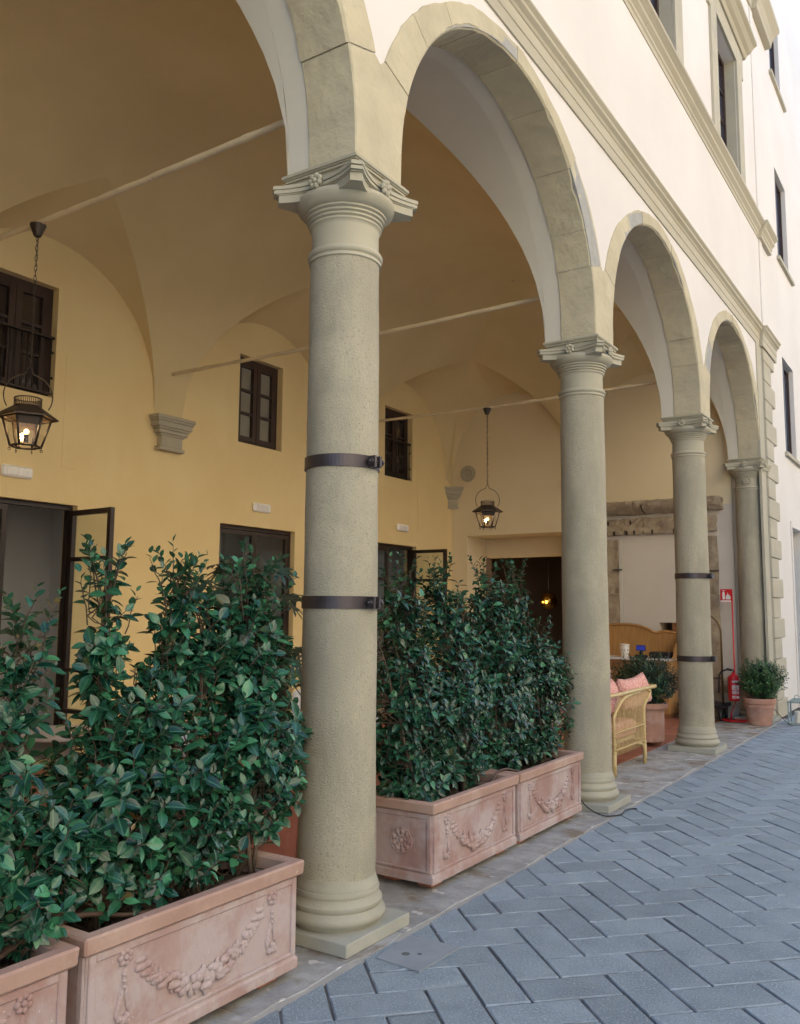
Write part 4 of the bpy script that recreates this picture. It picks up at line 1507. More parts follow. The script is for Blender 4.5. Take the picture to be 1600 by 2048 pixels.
def shrub(label, cx, base_y, soil_z, blobs, twigs, kinds, seed, nobj=200, xlim=None, group='camellia shrubs in the planters', name='camellia_shrub', stems=4, stem_r=0.011, ylim=None, per=(6, 9), sprigs=14):
    q = random.Random(seed)
    root = thing(name, label, 'shrub', (cx, base_y, soil_z), 0, group)
    O = Vector((cx, base_y, soil_z))
    br = MB()
    stem_pts = []
    # stems climb towards the blobs
    for k in range(stems):
        b = blobs[k % len(blobs)]
        p0 = Vector((q.uniform(-0.06, 0.06), q.uniform(-0.07, 0.07), 0))
        tgt = Vector((b[0], b[1] - base_y, b[2] + b[5] * 0.75 - soil_z))
        pts = []
        n = 9
        for i in range(n + 1):
            t = i / n
            p = p0.lerp(tgt, t)
            p.x = p0.x + (tgt.x - p0.x) * t ** 1.3 + q.uniform(-0.012, 0.012)
            p.y = p0.y + (tgt.y - p0.y) * t ** 0.8 + q.uniform(-0.014, 0.014)
            pts.append(p)
        br.tube(pts, [stem_r * (1 - 0.75 * i / n) for i in range(n + 1)], 6)
        stem_pts += pts
    wsum = [b[3] * b[4] * b[5] * b[6] for b in blobs]
    tot = sum(wsum)
    leaves = []
    for k in range(twigs):
        u = q.random() * tot
        bi = 0
        while u > wsum[bi] and bi < len(blobs) - 1:
            u -= wsum[bi]
            bi += 1
        bx, by, bz, rx, ry, rz = blobs[bi][:6]
        while True:
            d = Vector((q.gauss(0, 1), q.gauss(0, 1), q.gauss(0, 1))).normalized()
            r = q.random() ** 0.42
            p = Vector((bx + d.x * r * rx, by + d.y * r * ry - base_y, bz + d.z * r * rz - soil_z))
            if xlim and not (xlim[0] < p.x + cx < xlim[1]):
                continue
            if ylim and not (ylim[0] < p.y + base_y < ylim[1]):
                continue
            if p.z < 0.03:
                continue
            break
        out = Vector((d.x / rx, d.y / ry, d.z / rz)).normalized()
        tw = (out * 0.7 + Vector((0.12, 0, 0.75)) + Vector((q.uniform(-.5, .5), q.uniform(-.5, .5), q.uniform(-.3, .3)))).normalized()
        tl = q.uniform(0.07, 0.14)
        base = p - tw * tl
        br.tube([base, (base + p) / 2 + Vector((q.uniform(-.004, .004), q.uniform(-.004, .004), 0)), p], [0.0028, 0.0023, 0.0014], 4)
        # join to the nearest lower stem point
        best = min(stem_pts, key=lambda s_: (s_ - base).length + (0.4 if s_.z > base.z else 0))
        if (best - base).length < 0.26:
            mid = best.lerp(base, 0.5) + Vector((q.uniform(-.02, .02), q.uniform(-.02, .02), q.uniform(-.03, 0.0)))
            br.tube([best, mid, base], [0.0030, 0.0024, 0.0019], 4)
        n = q.randint(*per)
        a = q.random() * 6.28
        side = tw.cross(Vector((0, 0, 1)))
        side = side.normalized() if side.length > 0.05 else Vector((1, 0, 0))
        oth = tw.cross(side)
        for i in range(n):
            t = 1 - 0.85 * (i / n) ** 1.2
            a += 2.4 + q.uniform(-0.3, 0.3)
            rad = side * math.cos(a) + oth * math.sin(a)
            openn = 0.55 + 0.75 * i / n
            ld = (tw * (1.15 - openn) + rad * openn + Vector((0, 0, q.uniform(-0.15, 0.12)))).normalized()
            nrm = (tw * 0.9 - rad * 0.25 + Vector((0.25, -0.1, 0.35)) + Vector((q.uniform(-.3, .3), q.uniform(-.3, .3), q.uniform(-.2, .2))))
            nrm = (nrm - ld * nrm.dot(ld)).normalized()
            yv = nrm.cross(ld)
            M = Matrix((ld, yv, nrm)).transposed()
            pos = base.lerp(p, t) + rad * 0.003
            sc = q.uniform(0.55, 1.22) * (0.62 if i == 0 else 1)
            leaves.append((pos, M, sc, q.choice(kinds)))
    for k in range(sprigs):                      # loose shoots standing out of the crown
        b = blobs[q.choice([0, 0, 1]) if len(blobs) > 1 else 0] if k % 3 else max(blobs, key=lambda b_: b_[2] + b_[5])
        a = q.random() * 6.28
        e = q.uniform(0.2, 0.9)
        s0 = Vector((b[0] + b[3] * e * math.cos(a) * 0.8, b[1] + b[4] * e * math.sin(a) - base_y, b[2] + b[5] * math.sqrt(max(0, 1 - e * e)) * 0.9 - soil_z))
        dirv = (Vector((0.25 * math.cos(a), 0.45 * math.sin(a), 1)) + Vector((q.uniform(-.2, .3), q.uniform(-.3, .3), 0))).normalized()
        L = q.uniform(0.09, 0.18)
        pts = [s0 + dirv * (L * i / 4) + Vector((0, 0, -0.02 * (i / 4) ** 2)) + Vector((q.uniform(-.005, .005), q.uniform(-.005, .005), 0)) for i in range(-2, 5)]
        if ylim and not (ylim[0] < pts[-1].y + base_y < ylim[1]):
            continue
        br.tube(pts, [0.003] * 4 + [0.0024, 0.0018, 0.0012], 4)
        s1 = dirv.cross(Vector((0.3, 0.9, 0.1))).normalized()
        s2 = dirv.cross(s1)
        aa = q.random() * 6.28
        n = q.randint(7, 11)
        for i in range(n):
            aa += 2.4
            rad = s1 * math.cos(aa) + s2 * math.sin(aa)
            t = i / (n - 1)
            ld = (rad * (1.0 - 0.45 * t) + dirv * (0.25 + 0.7 * t) + Vector((0, 0, -0.1))).normalized()
            nrm = dirv - ld * dirv.dot(ld)
            nrm = (nrm + Vector((q.uniform(-.3, .3), q.uniform(-.3, .3), 0)))
            nrm = (nrm - ld * nrm.dot(ld)).normalized()
            leaves.append((s0 + dirv * L * (t * 1.1 - 0.1), Matrix((ld, nrm.cross(ld), nrm)).transposed(), q.uniform(0.7, 1.1) * (1 - 0.35 * t), q.choice(kinds)))
    br.build('branches', 'bark', root)
    # the leaves that show largest are parts of their own; the rest is one mass
    leaves.sort(key=lambda l: (l[0] + O - CAMP).length - 0.25 * abs(l[1].col[2].dot((CAMP - O).normalized())))
    mass = MB()
    mids = []
    mass_mat = LEAF[kinds[0]][2]
    for i, (pos, M, sc, kd) in enumerate(leaves):
        if i < nobj:
            o = link('leaf', LEAF[kd][1], root)
            M4 = M.to_4x4() @ Matrix.Scale(sc, 4)
            M4.translation = pos
            o.matrix_local = M4
        else:
            mb = LEAF[kd][0]
            mass.add([pos + M @ (Vector(v) * sc) for v in mb.v], mb.f, True)
            mids += mb.mid
    me = mass.mesh('foliage', mass_mat)
    set_mid(me, mids)
    tag(link('foliage', me, root), kind='stuff')
    return root


big = ['a', 'a', 'b', 'c']
SZ = 0.41
# blobs: x, y, z, rx, ry, rz, density weight
shrub('bushy green shrub spilling over the planter at the bottom left corner', 0.0, -2.05, SZ,
      [(0.0, -2.02, 0.92, 0.25, 0.36, 0.42, 1.0), (0.02, -1.83, 1.33, 0.10, 0.12, 0.24, 1.7), (0.05, -1.80, 0.72, 0.20, 0.22, 0.26, 1.2)], 390, big, 11, xlim=(-0.3, 0.30), nobj=220)
shrub('camellia shrub with one tall narrow shoot, before the open glass door', -0.03, -1.40, SZ,
      [(-0.03, -1.43, 1.42, 0.11, 0.115, 0.34, 1.7), (-0.02, -1.42, 0.86, 0.24, 0.28, 0.34, 1.1), (-0.04, -1.25, 1.15, 0.16, 0.16, 0.25, 0.8), (0.03, -1.36, 0.62, 0.18, 0.24, 0.16, 1.0)], 390, big, 12, xlim=(-0.3, 0.26), nobj=220, stems=4)
shrub('camellia shrub with slender pointed top, middle of the near planter', -0.03, -1.02, SZ,
      [(-0.02, -1.09, 1.53, 0.09, 0.10, 0.24, 1.7), (-0.05, -0.92, 1.42, 0.14, 0.16, 0.26, 1.1), (-0.02, -1.0, 0.84, 0.25, 0.32, 0.33, 1.1), (-0.05, -1.12, 1.22, 0.16, 0.2, 0.26, 1.0), (0.0, -0.92, 0.62, 0.18, 0.24, 0.16, 1.0)], 400, big, 13, xlim=(-0.3, 0.26), nobj=220)
shrub('broad dense camellia shrub leaning against the nearest column', -0.03, -0.68, SZ,
      [(-0.06, -0.60, 1.42, 0.17, 0.26, 0.38, 1.3), (-0.02, -0.63, 0.98, 0.25, 0.33, 0.45, 1.1), (-0.08, -0.30, 0.85, 0.14, 0.14, 0.30, 1.0)], 470, big, 14, xlim=(-0.34, 0.24), nobj=240, stems=5)
sm = ['s1', 's2', 's3']
shrub('small leaved shrub with a bare forked stem, right beside the nearest column', -0.11, 0.98, SZ,
      [(-0.12, 1.02, 0.98, 0.26, 0.38, 0.50, 1.0), (-0.13, 0.96, 1.56, 0.15, 0.22, 0.28, 1.2), (-0.15, 0.66, 1.3, 0.12, 0.14, 0.35, 0.8), (-0.06, 1.00, 0.60, 0.22, 0.30, 0.17, 1.3)], 690, sm, 15, xlim=(-0.4, 0.22), nobj=190, stems=5, ylim=(0.3, 9))
shrub('dense shrub rising before the open far door, second right of the nearest column', -0.11, 1.52, SZ,
      [(-0.11, 1.52, 1.02, 0.28, 0.40, 0.56, 1.1), (-0.13, 1.42, 1.62, 0.14, 0.16, 0.26, 1.3), (-0.12, 1.72, 1.55, 0.13, 0.16, 0.26, 1.1), (-0.06, 1.50, 0.60, 0.22, 0.30, 0.17, 1.3)], 730, sm, 16, xlim=(-0.42, 0.22), nobj=190, stems=5)
shrub('tall dense shrub before the dark doorway, third right of the nearest column', -0.11, 2.15, SZ,
      [(-0.11, 2.15, 1.02, 0.28, 0.42, 0.58, 1.1), (-0.12, 2.12, 1.62, 0.17, 0.24, 0.27, 1.3), (-0.06, 2.15, 0.60, 0.22, 0.30, 0.17, 1.3)], 730, sm, 17, xlim=(-0.42, 0.22), nobj=190, stems=5)
shrub('dense shrub brushing the second column, last of the row', -0.11, 2.72, SZ,
      [(-0.11, 2.75, 1.0, 0.28, 0.44, 0.56, 1.1), (-0.12, 2.62, 1.62, 0.15, 0.20, 0.28, 1.2), (-0.06, 3.16, 0.98, 0.20, 0.22, 0.42, 1.1), (-0.06, 2.75, 0.60, 0.22, 0.30, 0.17, 1.3)], 770, sm, 18, xlim=(-0.42, 0.22), nobj=190, stems=5)


# fine-leaved pot plants
def pot_plant(label, x, y, z, rx, rz, n, mat, seed, group='small leaved pot plants', zc=None):
    q = random.Random(seed)
    root = thing('pot_shrub', label, 'shrub', (x, y, z), 0, group)
    br, lf = MB(), MB()
    zc = zc or rz * 0.95
    for k in range(n):
        d = Vector((q.gauss(0, 1), q.gauss(0, 1), q.gauss(0, 1))).normalized()
        r = q.random() ** 0.4 * (1 + 0.16 * math.sin(5 * math.atan2(d.y, d.x) + 3 * d.z))
        p = Vector((d.x * r * rx, d.y * r * rx, zc + d.z * r * rz))
        if p.z < 0.0:
            p.z = abs(p.z) * 0.3 + 0.02
        dirv = (p - Vector((0, 0, 0.05))).normalized()
        b0 = p - dirv * 0.10
        br.tube([b0, p], [0.0012, 0.0008], 3)
        if k % 6 == 0:
            br.tube([(q.uniform(-.03, .03), q.uniform(-.03, .03), -0.03), b0 * 0.5 + Vector((0, 0, 0.02)), b0], [0.006, 0.004, 0.002], 5)
        a = q.random() * 6.28
        s1 = dirv.cross(Vector((0.1, 0.2, 0.97))).normalized()
        s2 = dirv.cross(s1)
        for i in range(11):
            t = i / 11
            a += 2.4
            rad = s1 * math.cos(a) + s2 * math.sin(a)
            ld = (dirv * 0.5 + rad * 0.85).normalized()
            yv = ld.cross(dirv + Vector((q.uniform(-.3, .3), 0, 0.3))).normalized()
            L, W = q.uniform(0.030, 0.046), q.uniform(0.015, 0.022)
            c = b0.lerp(p, t)
            lf.add([c, c + ld * L * 0.5 + yv * W / 2, c + ld * L, c + ld * L * 0.5 - yv * W / 2], [(0, 1, 2, 3)])
    br.build('branches', 'bark', root)
    me = lf.mesh('foliage', mat)
    set_mid(me, [1.0] * len(lf.v))
    tag(link('foliage', me, root), kind='stuff')
    return root


# pot by the last column
pt = thing('flower_pot', 'round terracotta flower pot with banded rim beside the last column', 'flower pot', (0.15, 9.80, 0))
MB().lathe([(0.135, 0.002), (0.15, 0.01), (0.196, 0.25), (0.200, 0.255), (0.205, 0.27), (0.203, 0.285), (0.205, 0.30), (0.215, 0.31), (0.225, 0.375), (0.222, 0.385), (0.205, 0.385), (0.20, 0.33)], 40, cap=False).build('pot', 'pink_pot', pt)
MB().lathe([(0.0, 0.345), (0.203, 0.345)], 24, cap=False).build('soil', 'soil', pt)
pot_plant('rounded fine leaved shrub in the pot before the quoined pilaster', 0.19, 9.80, 0.36, 0.33, 0.31, 760, 'box_leaf', 31)
# cylindrical pot behind the rattan seat
pt = thing('cylinder_pot', 'tall cylindrical terracotta pot standing behind the rattan seat', 'flower pot', (-0.62, 7.05, 0))
MB().lathe([(0.19, 0.045), (0.20, 0.055), (0.203, 0.40), (0.212, 0.41), (0.212, 0.425), (0.206, 0.432), (0.245, 0.44), (0.25, 0.49), (0.245, 0.505), (0.21, 0.505), (0.20, 0.45)], 40, cap=False).build('pot', 'pink_pot', pt)
MB().lathe([(0.0, 0.05), (0.195, 0.05)], 24, cap=False).build('pot_bottom', 'pink_pot', pt)
MB().lathe([(0.0, 0.46), (0.203, 0.46)], 24, cap=False).build('soil', 'soil', pt)
for k in range(3):
    a = 2.1 * k
    MB().box((0.13 * math.cos(a) - 0.04, 0.13 * math.sin(a) - 0.04, 0.001), (0.13 * math.cos(a) + 0.04, 0.13 * math.sin(a) + 0.04, 0.0445)).build('brick_foot', 'brick', pt)
pot_plant('dark fine leaved shrub in the cylindrical pot behind the rattan seat', -0.62, 7.05, 0.48, 0.44, 0.33, 800, 'box_leaf_dark', 32)

# large red pot and fatsia behind the nearest column
pt = thing('square_pot', 'red terracotta pot half hidden behind the nearest column', 'flower pot', (-0.72, 0.06, 0))
m = MB()
for hw0, hw1, z0, z1 in ((0.21, 0.235, 0.002, 0.55),):
    vs = [(-hw0, -hw0, z0), (hw0, -hw0, z0), (hw0, hw0, z0), (-hw0, hw0, z0), (-hw1, -hw1, z1), (hw1, -hw1, z1), (hw1, hw1, z1), (-hw1, hw1, z1)]
    m.add(vs, [(0, 3, 2, 1)] + [(i, (i + 1) % 4, 4 + (i + 1) % 4, 4 + i) for i in range(4)])
m.build('pot', 'red_pot', pt, bevel=0.006)
m = MB()
rg = lambda h, z: [(-h, -h, z), (h, -h, z), (h, h, z), (-h, h, z)]
vs = rg(0.25, 0.551) + rg(0.255, 0.63) + rg(0.21, 0.63) + rg(0.205, 0.551)
m.add(vs, [(k * 4 + i, k * 4 + (i + 1) % 4, ((k + 1) % 4) * 4 + (i + 1) % 4, ((k + 1) % 4) * 4 + i) for k in range(4) for i in range(4)])
m.build('rim', 'red_pot', pt, bevel=0.008)
MB().box((-0.206, -0.206, 0.58), (0.206, 0.206, 0.60)).build('soil', 'soil', pt)


def palm_leaf(mb, pos, M, Rr):
    """palmate leaf with nine lobes"""
    n = 9
    c = len(mb.v)
    vs = [Vector((0, 0, 0))]
    for i in range(n):
        a = R(-140) + R(280) * i / (n - 1)
        L = Rr * (1.0 - 0.28 * abs(i - 4) / 4)
        for da, rr, zz in ((-0.20, 0.42, 0.02), (-0.15, 0.72, -0.02), (0, 1.0, -0.10), (0.15, 0.72, -0.02), (0.20, 0.42, 0.02)):
            vs.append(Vector((math.cos(a + da) * L * rr, math.sin(a + da) * L * rr, zz * Rr + 0.02 * Rr * math.sin(7 * a))))
    fs = []
    for i in range(n):
        k = 1 + i * 5
        fs += [(0, k, k + 4), (k, k + 1, k + 3, k + 4), (k + 1, k + 2, k + 3)]
        if i < n - 1:
            fs.append((0, k + 4, k + 5))
    mb.add([pos + M @ v for v in vs], fs, True)


def fatsia(label, x, y, z, h, n, seed, spread=0.35):
    q = random.Random(seed)
    root = thing('fatsia_plant', label, 'plant', (x, y, z), 0, 'broad leaved plants in the loggia')
    st = MB()
    tops = []
    for k in range(3):
        tip = Vector((q.uniform(-.12, .12), q.uniform(-.12, .12), h * q.uniform(0.7, 1)))
        st.tube([(0.03 * k - 0.03, 0, -0.02), tip * 0.5 + Vector((0.02, 0, 0)), tip], [0.014, 0.011, 0.008], 6)
        tops.append(tip)
    for k in range(n):
        b = tops[k % 3] * q.uniform(0.45, 1.0)
        a = q.random() * 6.28
        e = b + Vector((math.cos(a) * spread * q.uniform(.5, 1), math.sin(a) * spread * q.uniform(.5, 1), q.uniform(-0.02, 0.22)))
        st.tube([b, (b + e) / 2 + Vector((0, 0, 0.03)), e], 0.004, 5)
        out = Vector((math.cos(a), math.sin(a), -0.25)).normalized()
        nrm = (Vector((0.45, -0.35, 0.8)) + Vector((q.uniform(-.4, .4), q.uniform(-.4, .4), 0))).normalized()
        nrm = (nrm - out * nrm.dot(out)).normalized()
        M = Matrix((out, nrm.cross(out), nrm)).transposed()
        lf = MB()
        palm_leaf(lf, e, M, q.uniform(0.12, 0.17))
        me = lf.mesh('leaf', 'fatsia_leaf')
        set_mid(me, [1.0] * len(lf.v))
        link('leaf', me, root)
    st.build('stems', 'bark', root)


fatsia('broad leaved fatsia standing behind the left hedge at the nearest column', -0.72, 0.06, 0.6, 1.15, 34, 5)
fatsia('broad leaved fatsia just right of the nearest column, in shade', -1.25, 1.35, 0.0, 1.45, 26, 6)

# ------------------------------------------------------------------ irrigation hose and cable
hs = [(0.16, -2.9, 0.44), (0.14, -2.4, 0.455), (0.11, -2.05, 0.46), (0.07, -1.85, 0.485), (0.055, -1.70, 0.515), (0.05, -1.55, 0.51), (0.07, -1.35, 0.46), (0.09, -1.1, 0.445), (0.07, -0.8, 0.45), (0.09, -0.62, 0.44)]


def smooth_path(p, n=6):
    p = [Vector(a) for a in p]
    out = []
    for i in range(len(p) - 1):
        a, b, c, d = p[max(i - 1, 0)], p[i], p[i + 1], p[min(i + 2, len(p) - 1)]
        for k in range(n):
            t = k / n
            out.append(0.5 * ((2 * b) + (c - a) * t + (2 * a - 5 * b + 4 * c - d) * t * t + (-a + 3 * b - 3 * c + d) * t ** 3))
    out.append(p[-1])
    return out


tag(MB().tube(smooth_path(hs), 0.0095, 8).build('irrigation_hose', 'hose'), 'brown irrigation hose lying across the two near planters', 'hose', 'irrigation hoses')
hs = [(0.0, 0.85, 0.44), (0.02, 1.2, 0.45), (0.03, 1.6, 0.455), (0.0, 1.80, 0.505), (0.0, 1.95, 0.505), (0.02, 2.2, 0.45), (0.03, 2.6, 0.445), (0.02, 2.9, 0.455)]
tag(MB().tube(smooth_path(hs), 0.0085, 8).build('irrigation_hose', 'hose'), 'brown irrigation hose in the two planters between the columns', 'hose', 'irrigation hoses')
cb = [(0.02, 3.12, 0.28), (0.05, 3.10, 0.16), (0.13, 3.10, 0.06), (0.25, 3.10, 0.012), (0.33, 3.14, 0.01), (0.37, 3.22, 0.012), (0.36, 3.34, 0.02), (0.37, 3.46, 0.012), (0.40, 3.50, 0.006)]
tag(MB().tube(smooth_path(cb), 0.006, 6).build('cable', 'black_plastic'), 'black cable curling round the foot of the second column', 'cable')
cb = [(0.30, 9.95, 0.25), (0.36, 10.02, 0.15), (0.46, 10.0, 0.05), (0.55, 9.95, 0.008)]
tag(MB().tube(smooth_path(cb), 0.005, 6).build('cable', 'black_plastic'), 'thin cable trailing from the wall beside the floor lantern', 'cable')

# ------------------------------------------------------------------ rattan seat with cushions
rs = thing('rattan_seat', 'yellow rattan seat with spindled back, beside the second column', 'armchair', (-0.25, 5.20, 0))
yl, yr = -0.46, 0.48
m = MB()
rail = smooth_path([(-0.78, yl - 0.26, 0.72), (-0.30, yl - 0.28, 0.76), (0.0, yl - 0.20, 0.78), (0.05, yl + 0.1, 0.785), (0.06, 0.0, 0.79), (0.055, yr + 0.1, 0.79), (0.045, yr + 0.34, 0.785), (0.01, yr + 0.44, 0.78), (-0.10, yr + 0.46, 0.775), (-0.40, yr + 0.40, 0.75), (-0.78, yr + 0.30, 0.72)])
m.tube(rail, 0.021, 8)
m.build('top_rail', 'rattan', rs)
for (lx, ly) in ((0.03, yl), (0.03, yr), (-0.72, yl), (-0.72, yr)):
    f = MB()
    f.tube([(lx, ly, 0.002), (lx, ly, 0.24)], 0.021, 8)
    dx = 0.02 if lx > 0 else 0
    if ly < 0:
        f.tube(smooth_path([(lx, ly, 0.24), (lx, ly, 0.50), (lx, ly + 0.04, 0.60), (lx + dx, ly + 0.20, 0.72), (lx + dx, ly + 0.42, 0.755), (lx + dx, ly + 0.75, 0.765)]), 0.016, 8)
    else:
        f.tube(smooth_path([(lx, ly, 0.24), (lx, ly, 0.48), (lx, ly + 0.02, 0.60), (lx + dx, ly + 0.12, 0.70), (lx + dx, ly + 0.17, 0.745), (lx + dx, ly + 0.10, 0.765)]), 0.016, 8)
    for zz in (0.10, 0.22, 0.30, 0.38):
        f.tube([(lx, ly, zz), (lx, ly, zz + 0.012)], 0.0235, 8)
    f.build('leg', 'rattan', rs)
sp = MB()
for k in range(23):
    t = k / 22
    yy = yl + 0.03 + (yr - yl - 0.06) * t
    fan = 0.10 + 0.24 * t
    sp.tube(smooth_path([(0.03, yy, 0.19), (0.03, yy, 0.45), (0.03, yy + 0.01, 0.58), (0.035, yy + fan * 0.25, 0.68), (0.05, yy + fan * 0.75, 0.77)], 4), 0.0040, 5)
for k in range(12):
    for ly in (yl, yr):
        xx = 0.0 - 0.70 * k / 11
        sp.tube([(xx, ly, 0.19), (xx, ly, 0.5), (xx, ly + math.copysign(0.20, ly), 0.735)], 0.0042, 5)
sp.build('spindles', 'rattan', rs)
st = MB()
for zz, rr in ((0.415, 0.007), (0.25, 0.006)):
    for xx in (0.020, 0.040):
        st.tube([(xx, yl, zz), (xx, yr, zz)], rr, 6)
for ly in (yl, yr):
    st.tube([(0.03, ly, 0.41), (-0.72, ly, 0.41)], 0.010, 6)
    st.tube([(0.03, ly, 0.25), (-0.72, ly, 0.25)], 0.010, 6)
st.tube(smooth_path([(0.03, yr - 0.22, 0.235), (0.03, yr - 0.10, 0.22), (0.03, yr - 0.03, 0.16), (0.03, yr - 0.005, 0.09)]), 0.013, 6)
st.build('stretchers', 'rattan', rs)
MB().box((-0.74, yl + 0.03, 0.27), (-0.06, yr - 0.03, 0.30)).build('seat_deck', 'rattan_pale', rs)


def cushion(label, c, half, rot, mat='pink_fabric', group='pink printed cushions on the rattan seat', name='cushion'):
    m = MB()
    n = 12
    vs = []
    for s in (1, -1):
        for i in range(n + 1):
            for j in range(n + 1):
                u, v = -1 + 2 * i / n, -1 + 2 * j / n
                th = (max(0, 1 - u ** 4) * max(0, 1 - v ** 4)) ** 0.5
                pin = 1 - 0.10 * (u * u * v * v) + 0.0
                ear = 1 - 0.07 * (1 - abs(u)) * abs(v) - 0.07 * (1 - abs(v)) * abs(u)
                vs.append((s * half[0] * th + 0.004 * math.sin(9 * u + 5 * v), u * half[1] * ear, v * half[2] * ear))
    K_ = n + 1
    fs = []
    for s in (0, 1):
        o = s * K_ * K_
        fs += [(o + i * K_ + j, o + i * K_ + j + 1, o + (i + 1) * K_ + j + 1, o + (i + 1) * K_ + j) for i in range(n) for j in range(n)]
    m.add(vs, fs, True)
    o = m.build(name, mat, None, c, merge=True)
    o.rotation_euler = rot
    return tag(o, label, 'cushion', group)


sc_ = MB().box((-0.98, 4.78, 0.302), (-0.29, 5.64, 0.47)).build('seat_cushion', 'pink_fabric', None, bevel=0.03)
tag(sc_, 'thick pink seat cushion seen through the rattan spindles', 'cushion')
cushion('pink printed cushion leaning at the right end of the seat back', (-0.33, 5.88, 0.745), (0.065, 0.20, 0.165), (R(9), R(-14), R(-10)))
cushion('pink printed cushion in the middle of the rattan seat back', (-0.33, 5.50, 0.735), (0.075, 0.25, 0.165), (R(-3), R(-14), R(2)))
cushion('pink cushion nearest the second column on the rattan seat', (-0.36, 5.00, 0.735), (0.075, 0.25, 0.165), (R(4), R(-14), R(4)))
# second upholstered chair behind
ac = thing('upholstered_chair', 'mauve upholstered chair back showing behind the rattan seat', 'armchair', (-1.75, 7.6, 0))
MB().box((-0.35, -0.36, 0.22), (0.35, 0.36, 0.44)).build('seat', 'mauve_fabric', ac, bevel=0.04)
MB().box((-0.36, 0.28, 0.445), (0.36, 0.42, 0.84)).build('backrest', 'mauve_fabric', ac, bevel=0.04)
for s in (-1, 1):
    for t in (-1, 1):
        MB().tube([(s * 0.29, t * 0.3, 0.001), (s * 0.28, t * 0.28, 0.221)], [0.015, 0.022], 8).build('leg', 'dark_wood', ac)

# ------------------------------------------------------------------ sideboard with shaped gallery
sb = thing('wooden_sideboard', 'honey wood sideboard with wavy gallery back and white marble top', 'sideboard', (-1.85, 10.05, 0))
MB().box((-0.72, -0.26, 0.06), (0.72, 0.30, 0.855)).build('carcass', 'honey_wood', sb, bevel=0.004)
MB().box((-0.70, -0.24, 0.001), (0.70, 0.28, 0.0595)).build('kickboard', 'brown_wood', sb)
for k in range(4):
    x0 = -0.70 + 0.352 * k
    MB().box((x0, -0.275, 0.70), (x0 + 0.342, -0.2605, 0.845)).build('drawer', 'brown_wood', sb, bevel=0.003)
    MB().ball((x0 + 0.171, -0.285, 0.77), 0.013).build('knob', 'brass', sb)
    MB().box((x0, -0.275, 0.10), (x0 + 0.342, -0.2605, 0.69)).build('door', 'honey_wood', sb, bevel=0.003)
MB().box((-0.75, -0.29, 0.856), (0.735, 0.315, 0.888)).build('marble_top', 'marble', sb, bevel=0.004)
wave = [(-0.75, 1.22), (-0.60, 1.33), (-0.40, 1.385), (-0.15, 1.40), (0.05, 1.385), (0.20, 1.35), (0.33, 1.285), (0.40, 1.275), (0.48, 1.295), (0.56, 1.295), (0.66, 1.275), (0.77, 1.27)]
wv = [(p.x, p.z) for p in smooth_path([(a, 0, b) for a, b in wave], 5)]
MB().prism([(-0.75, 0.889)] + wv + [(0.77, 0.889)], 0.27, 0.30, lambda u, v, w_: (u, w_, v)).build('gallery_back', 'honey_wood', sb)
cap = MB()
cap.tube([(a, 0.27, b) for a, b in wv], 0.022, 6)
cap.build('gallery_moulding', 'honey_wood', sb)
side = smooth_path([(0.30, 0, 1.27), (0.20, 0, 1.25), (0.12, 0, 1.14), (0.05, 0, 1.10), (0.0, 0, 1.12), (-0.05, 0, 1.04), (-0.10, 0, 1.02), (-0.14, 0, 0.93), (-0.24, 0, 0.889)], 5)
for xx in (0.75, -0.77):
    MB().prism([(0.30, 0.889)] + [(p.x, p.z) for p in side], xx, xx + 0.025, lambda u, v, w_: (w_, u, v)).build('gallery_side', 'honey_wood', sb)
cp = thing('ceramic_jar', 'white ceramic jar with small printed pattern on the sideboard', 'jar', (-1.86, 9.92, 0.889))
MB().lathe([(0.0, 0.0), (0.052, 0.0), (0.055, 0.01), (0.072, 0.09), (0.074, 0.16), (0.068, 0.172), (0.074, 0.18), (0.078, 0.20), (0.076, 0.205), (0.068, 0.205), (0.066, 0.10), (0.0, 0.09)], 28, cap=False).build('jar_body', 'ceramic', cp)
pb = MB()
for k in range(10):
    a = 2 * math.pi * k / 10
    pb.ball((0.0728 * math.cos(a), 0.0728 * math.sin(a), 0.11), 0.012, 1, (0.5, 0.5, 1.2))
    pb.ball((0.066 * math.cos(a + .3), 0.066 * math.sin(a + .3), 0.055), 0.007, 1, (0.6, 0.6, 1))
pb.build('printed_band', 'ceramic_print', cp)
ds = thing('display_stand', 'small dark stand with blue screen on the sideboard', 'display', (-1.60, 9.93, 0.889))
MB().box((-0.085, -0.07, 0.001), (0.085, 0.07, 0.045)).build('stand_base', 'black_plastic', ds, bevel=0.01)
MB().tube([(0, 0, 0.04), (0, 0.01, 0.12)], 0.025, 8).build('stand_neck', 'black_plastic', ds)
o = MB().box((-0.075, -0.012, -0.045), (0.075, 0.012, 0.045)).build('screen_case', 'black_plastic', ds, (0, 0, 0.15), bevel=0.006)
MB().box((-0.068, -0.0145, -0.036), (0.068, -0.0125, 0.036)).build('screen', 'screen_blue', o)
tag(MB().box((-1.46, 9.86, 0.890), (-1.14, 10.16, 0.985)).build('card_terminal_box', 'black_plastic', None, bevel=0.02), 'low black box on the right end of the sideboard', 'box')
tag(MB().lathe([(0.0, 0.001), (0.04, 0.001), (0.07, 0.012), (0.068, 0.016), (0.0, 0.01)], 20, (-2.08, 9.88, 0.889)).build('saucer', 'ceramic'), 'little white dish left of the patterned jar', 'dish')

# ------------------------------------------------------------------ old stone fireplace surround on the end wall
fp = thing('stone_fireplace_surround', 'old rough brown stone fireplace frame built into the end wall', 'fireplace', (0, YE, 0))


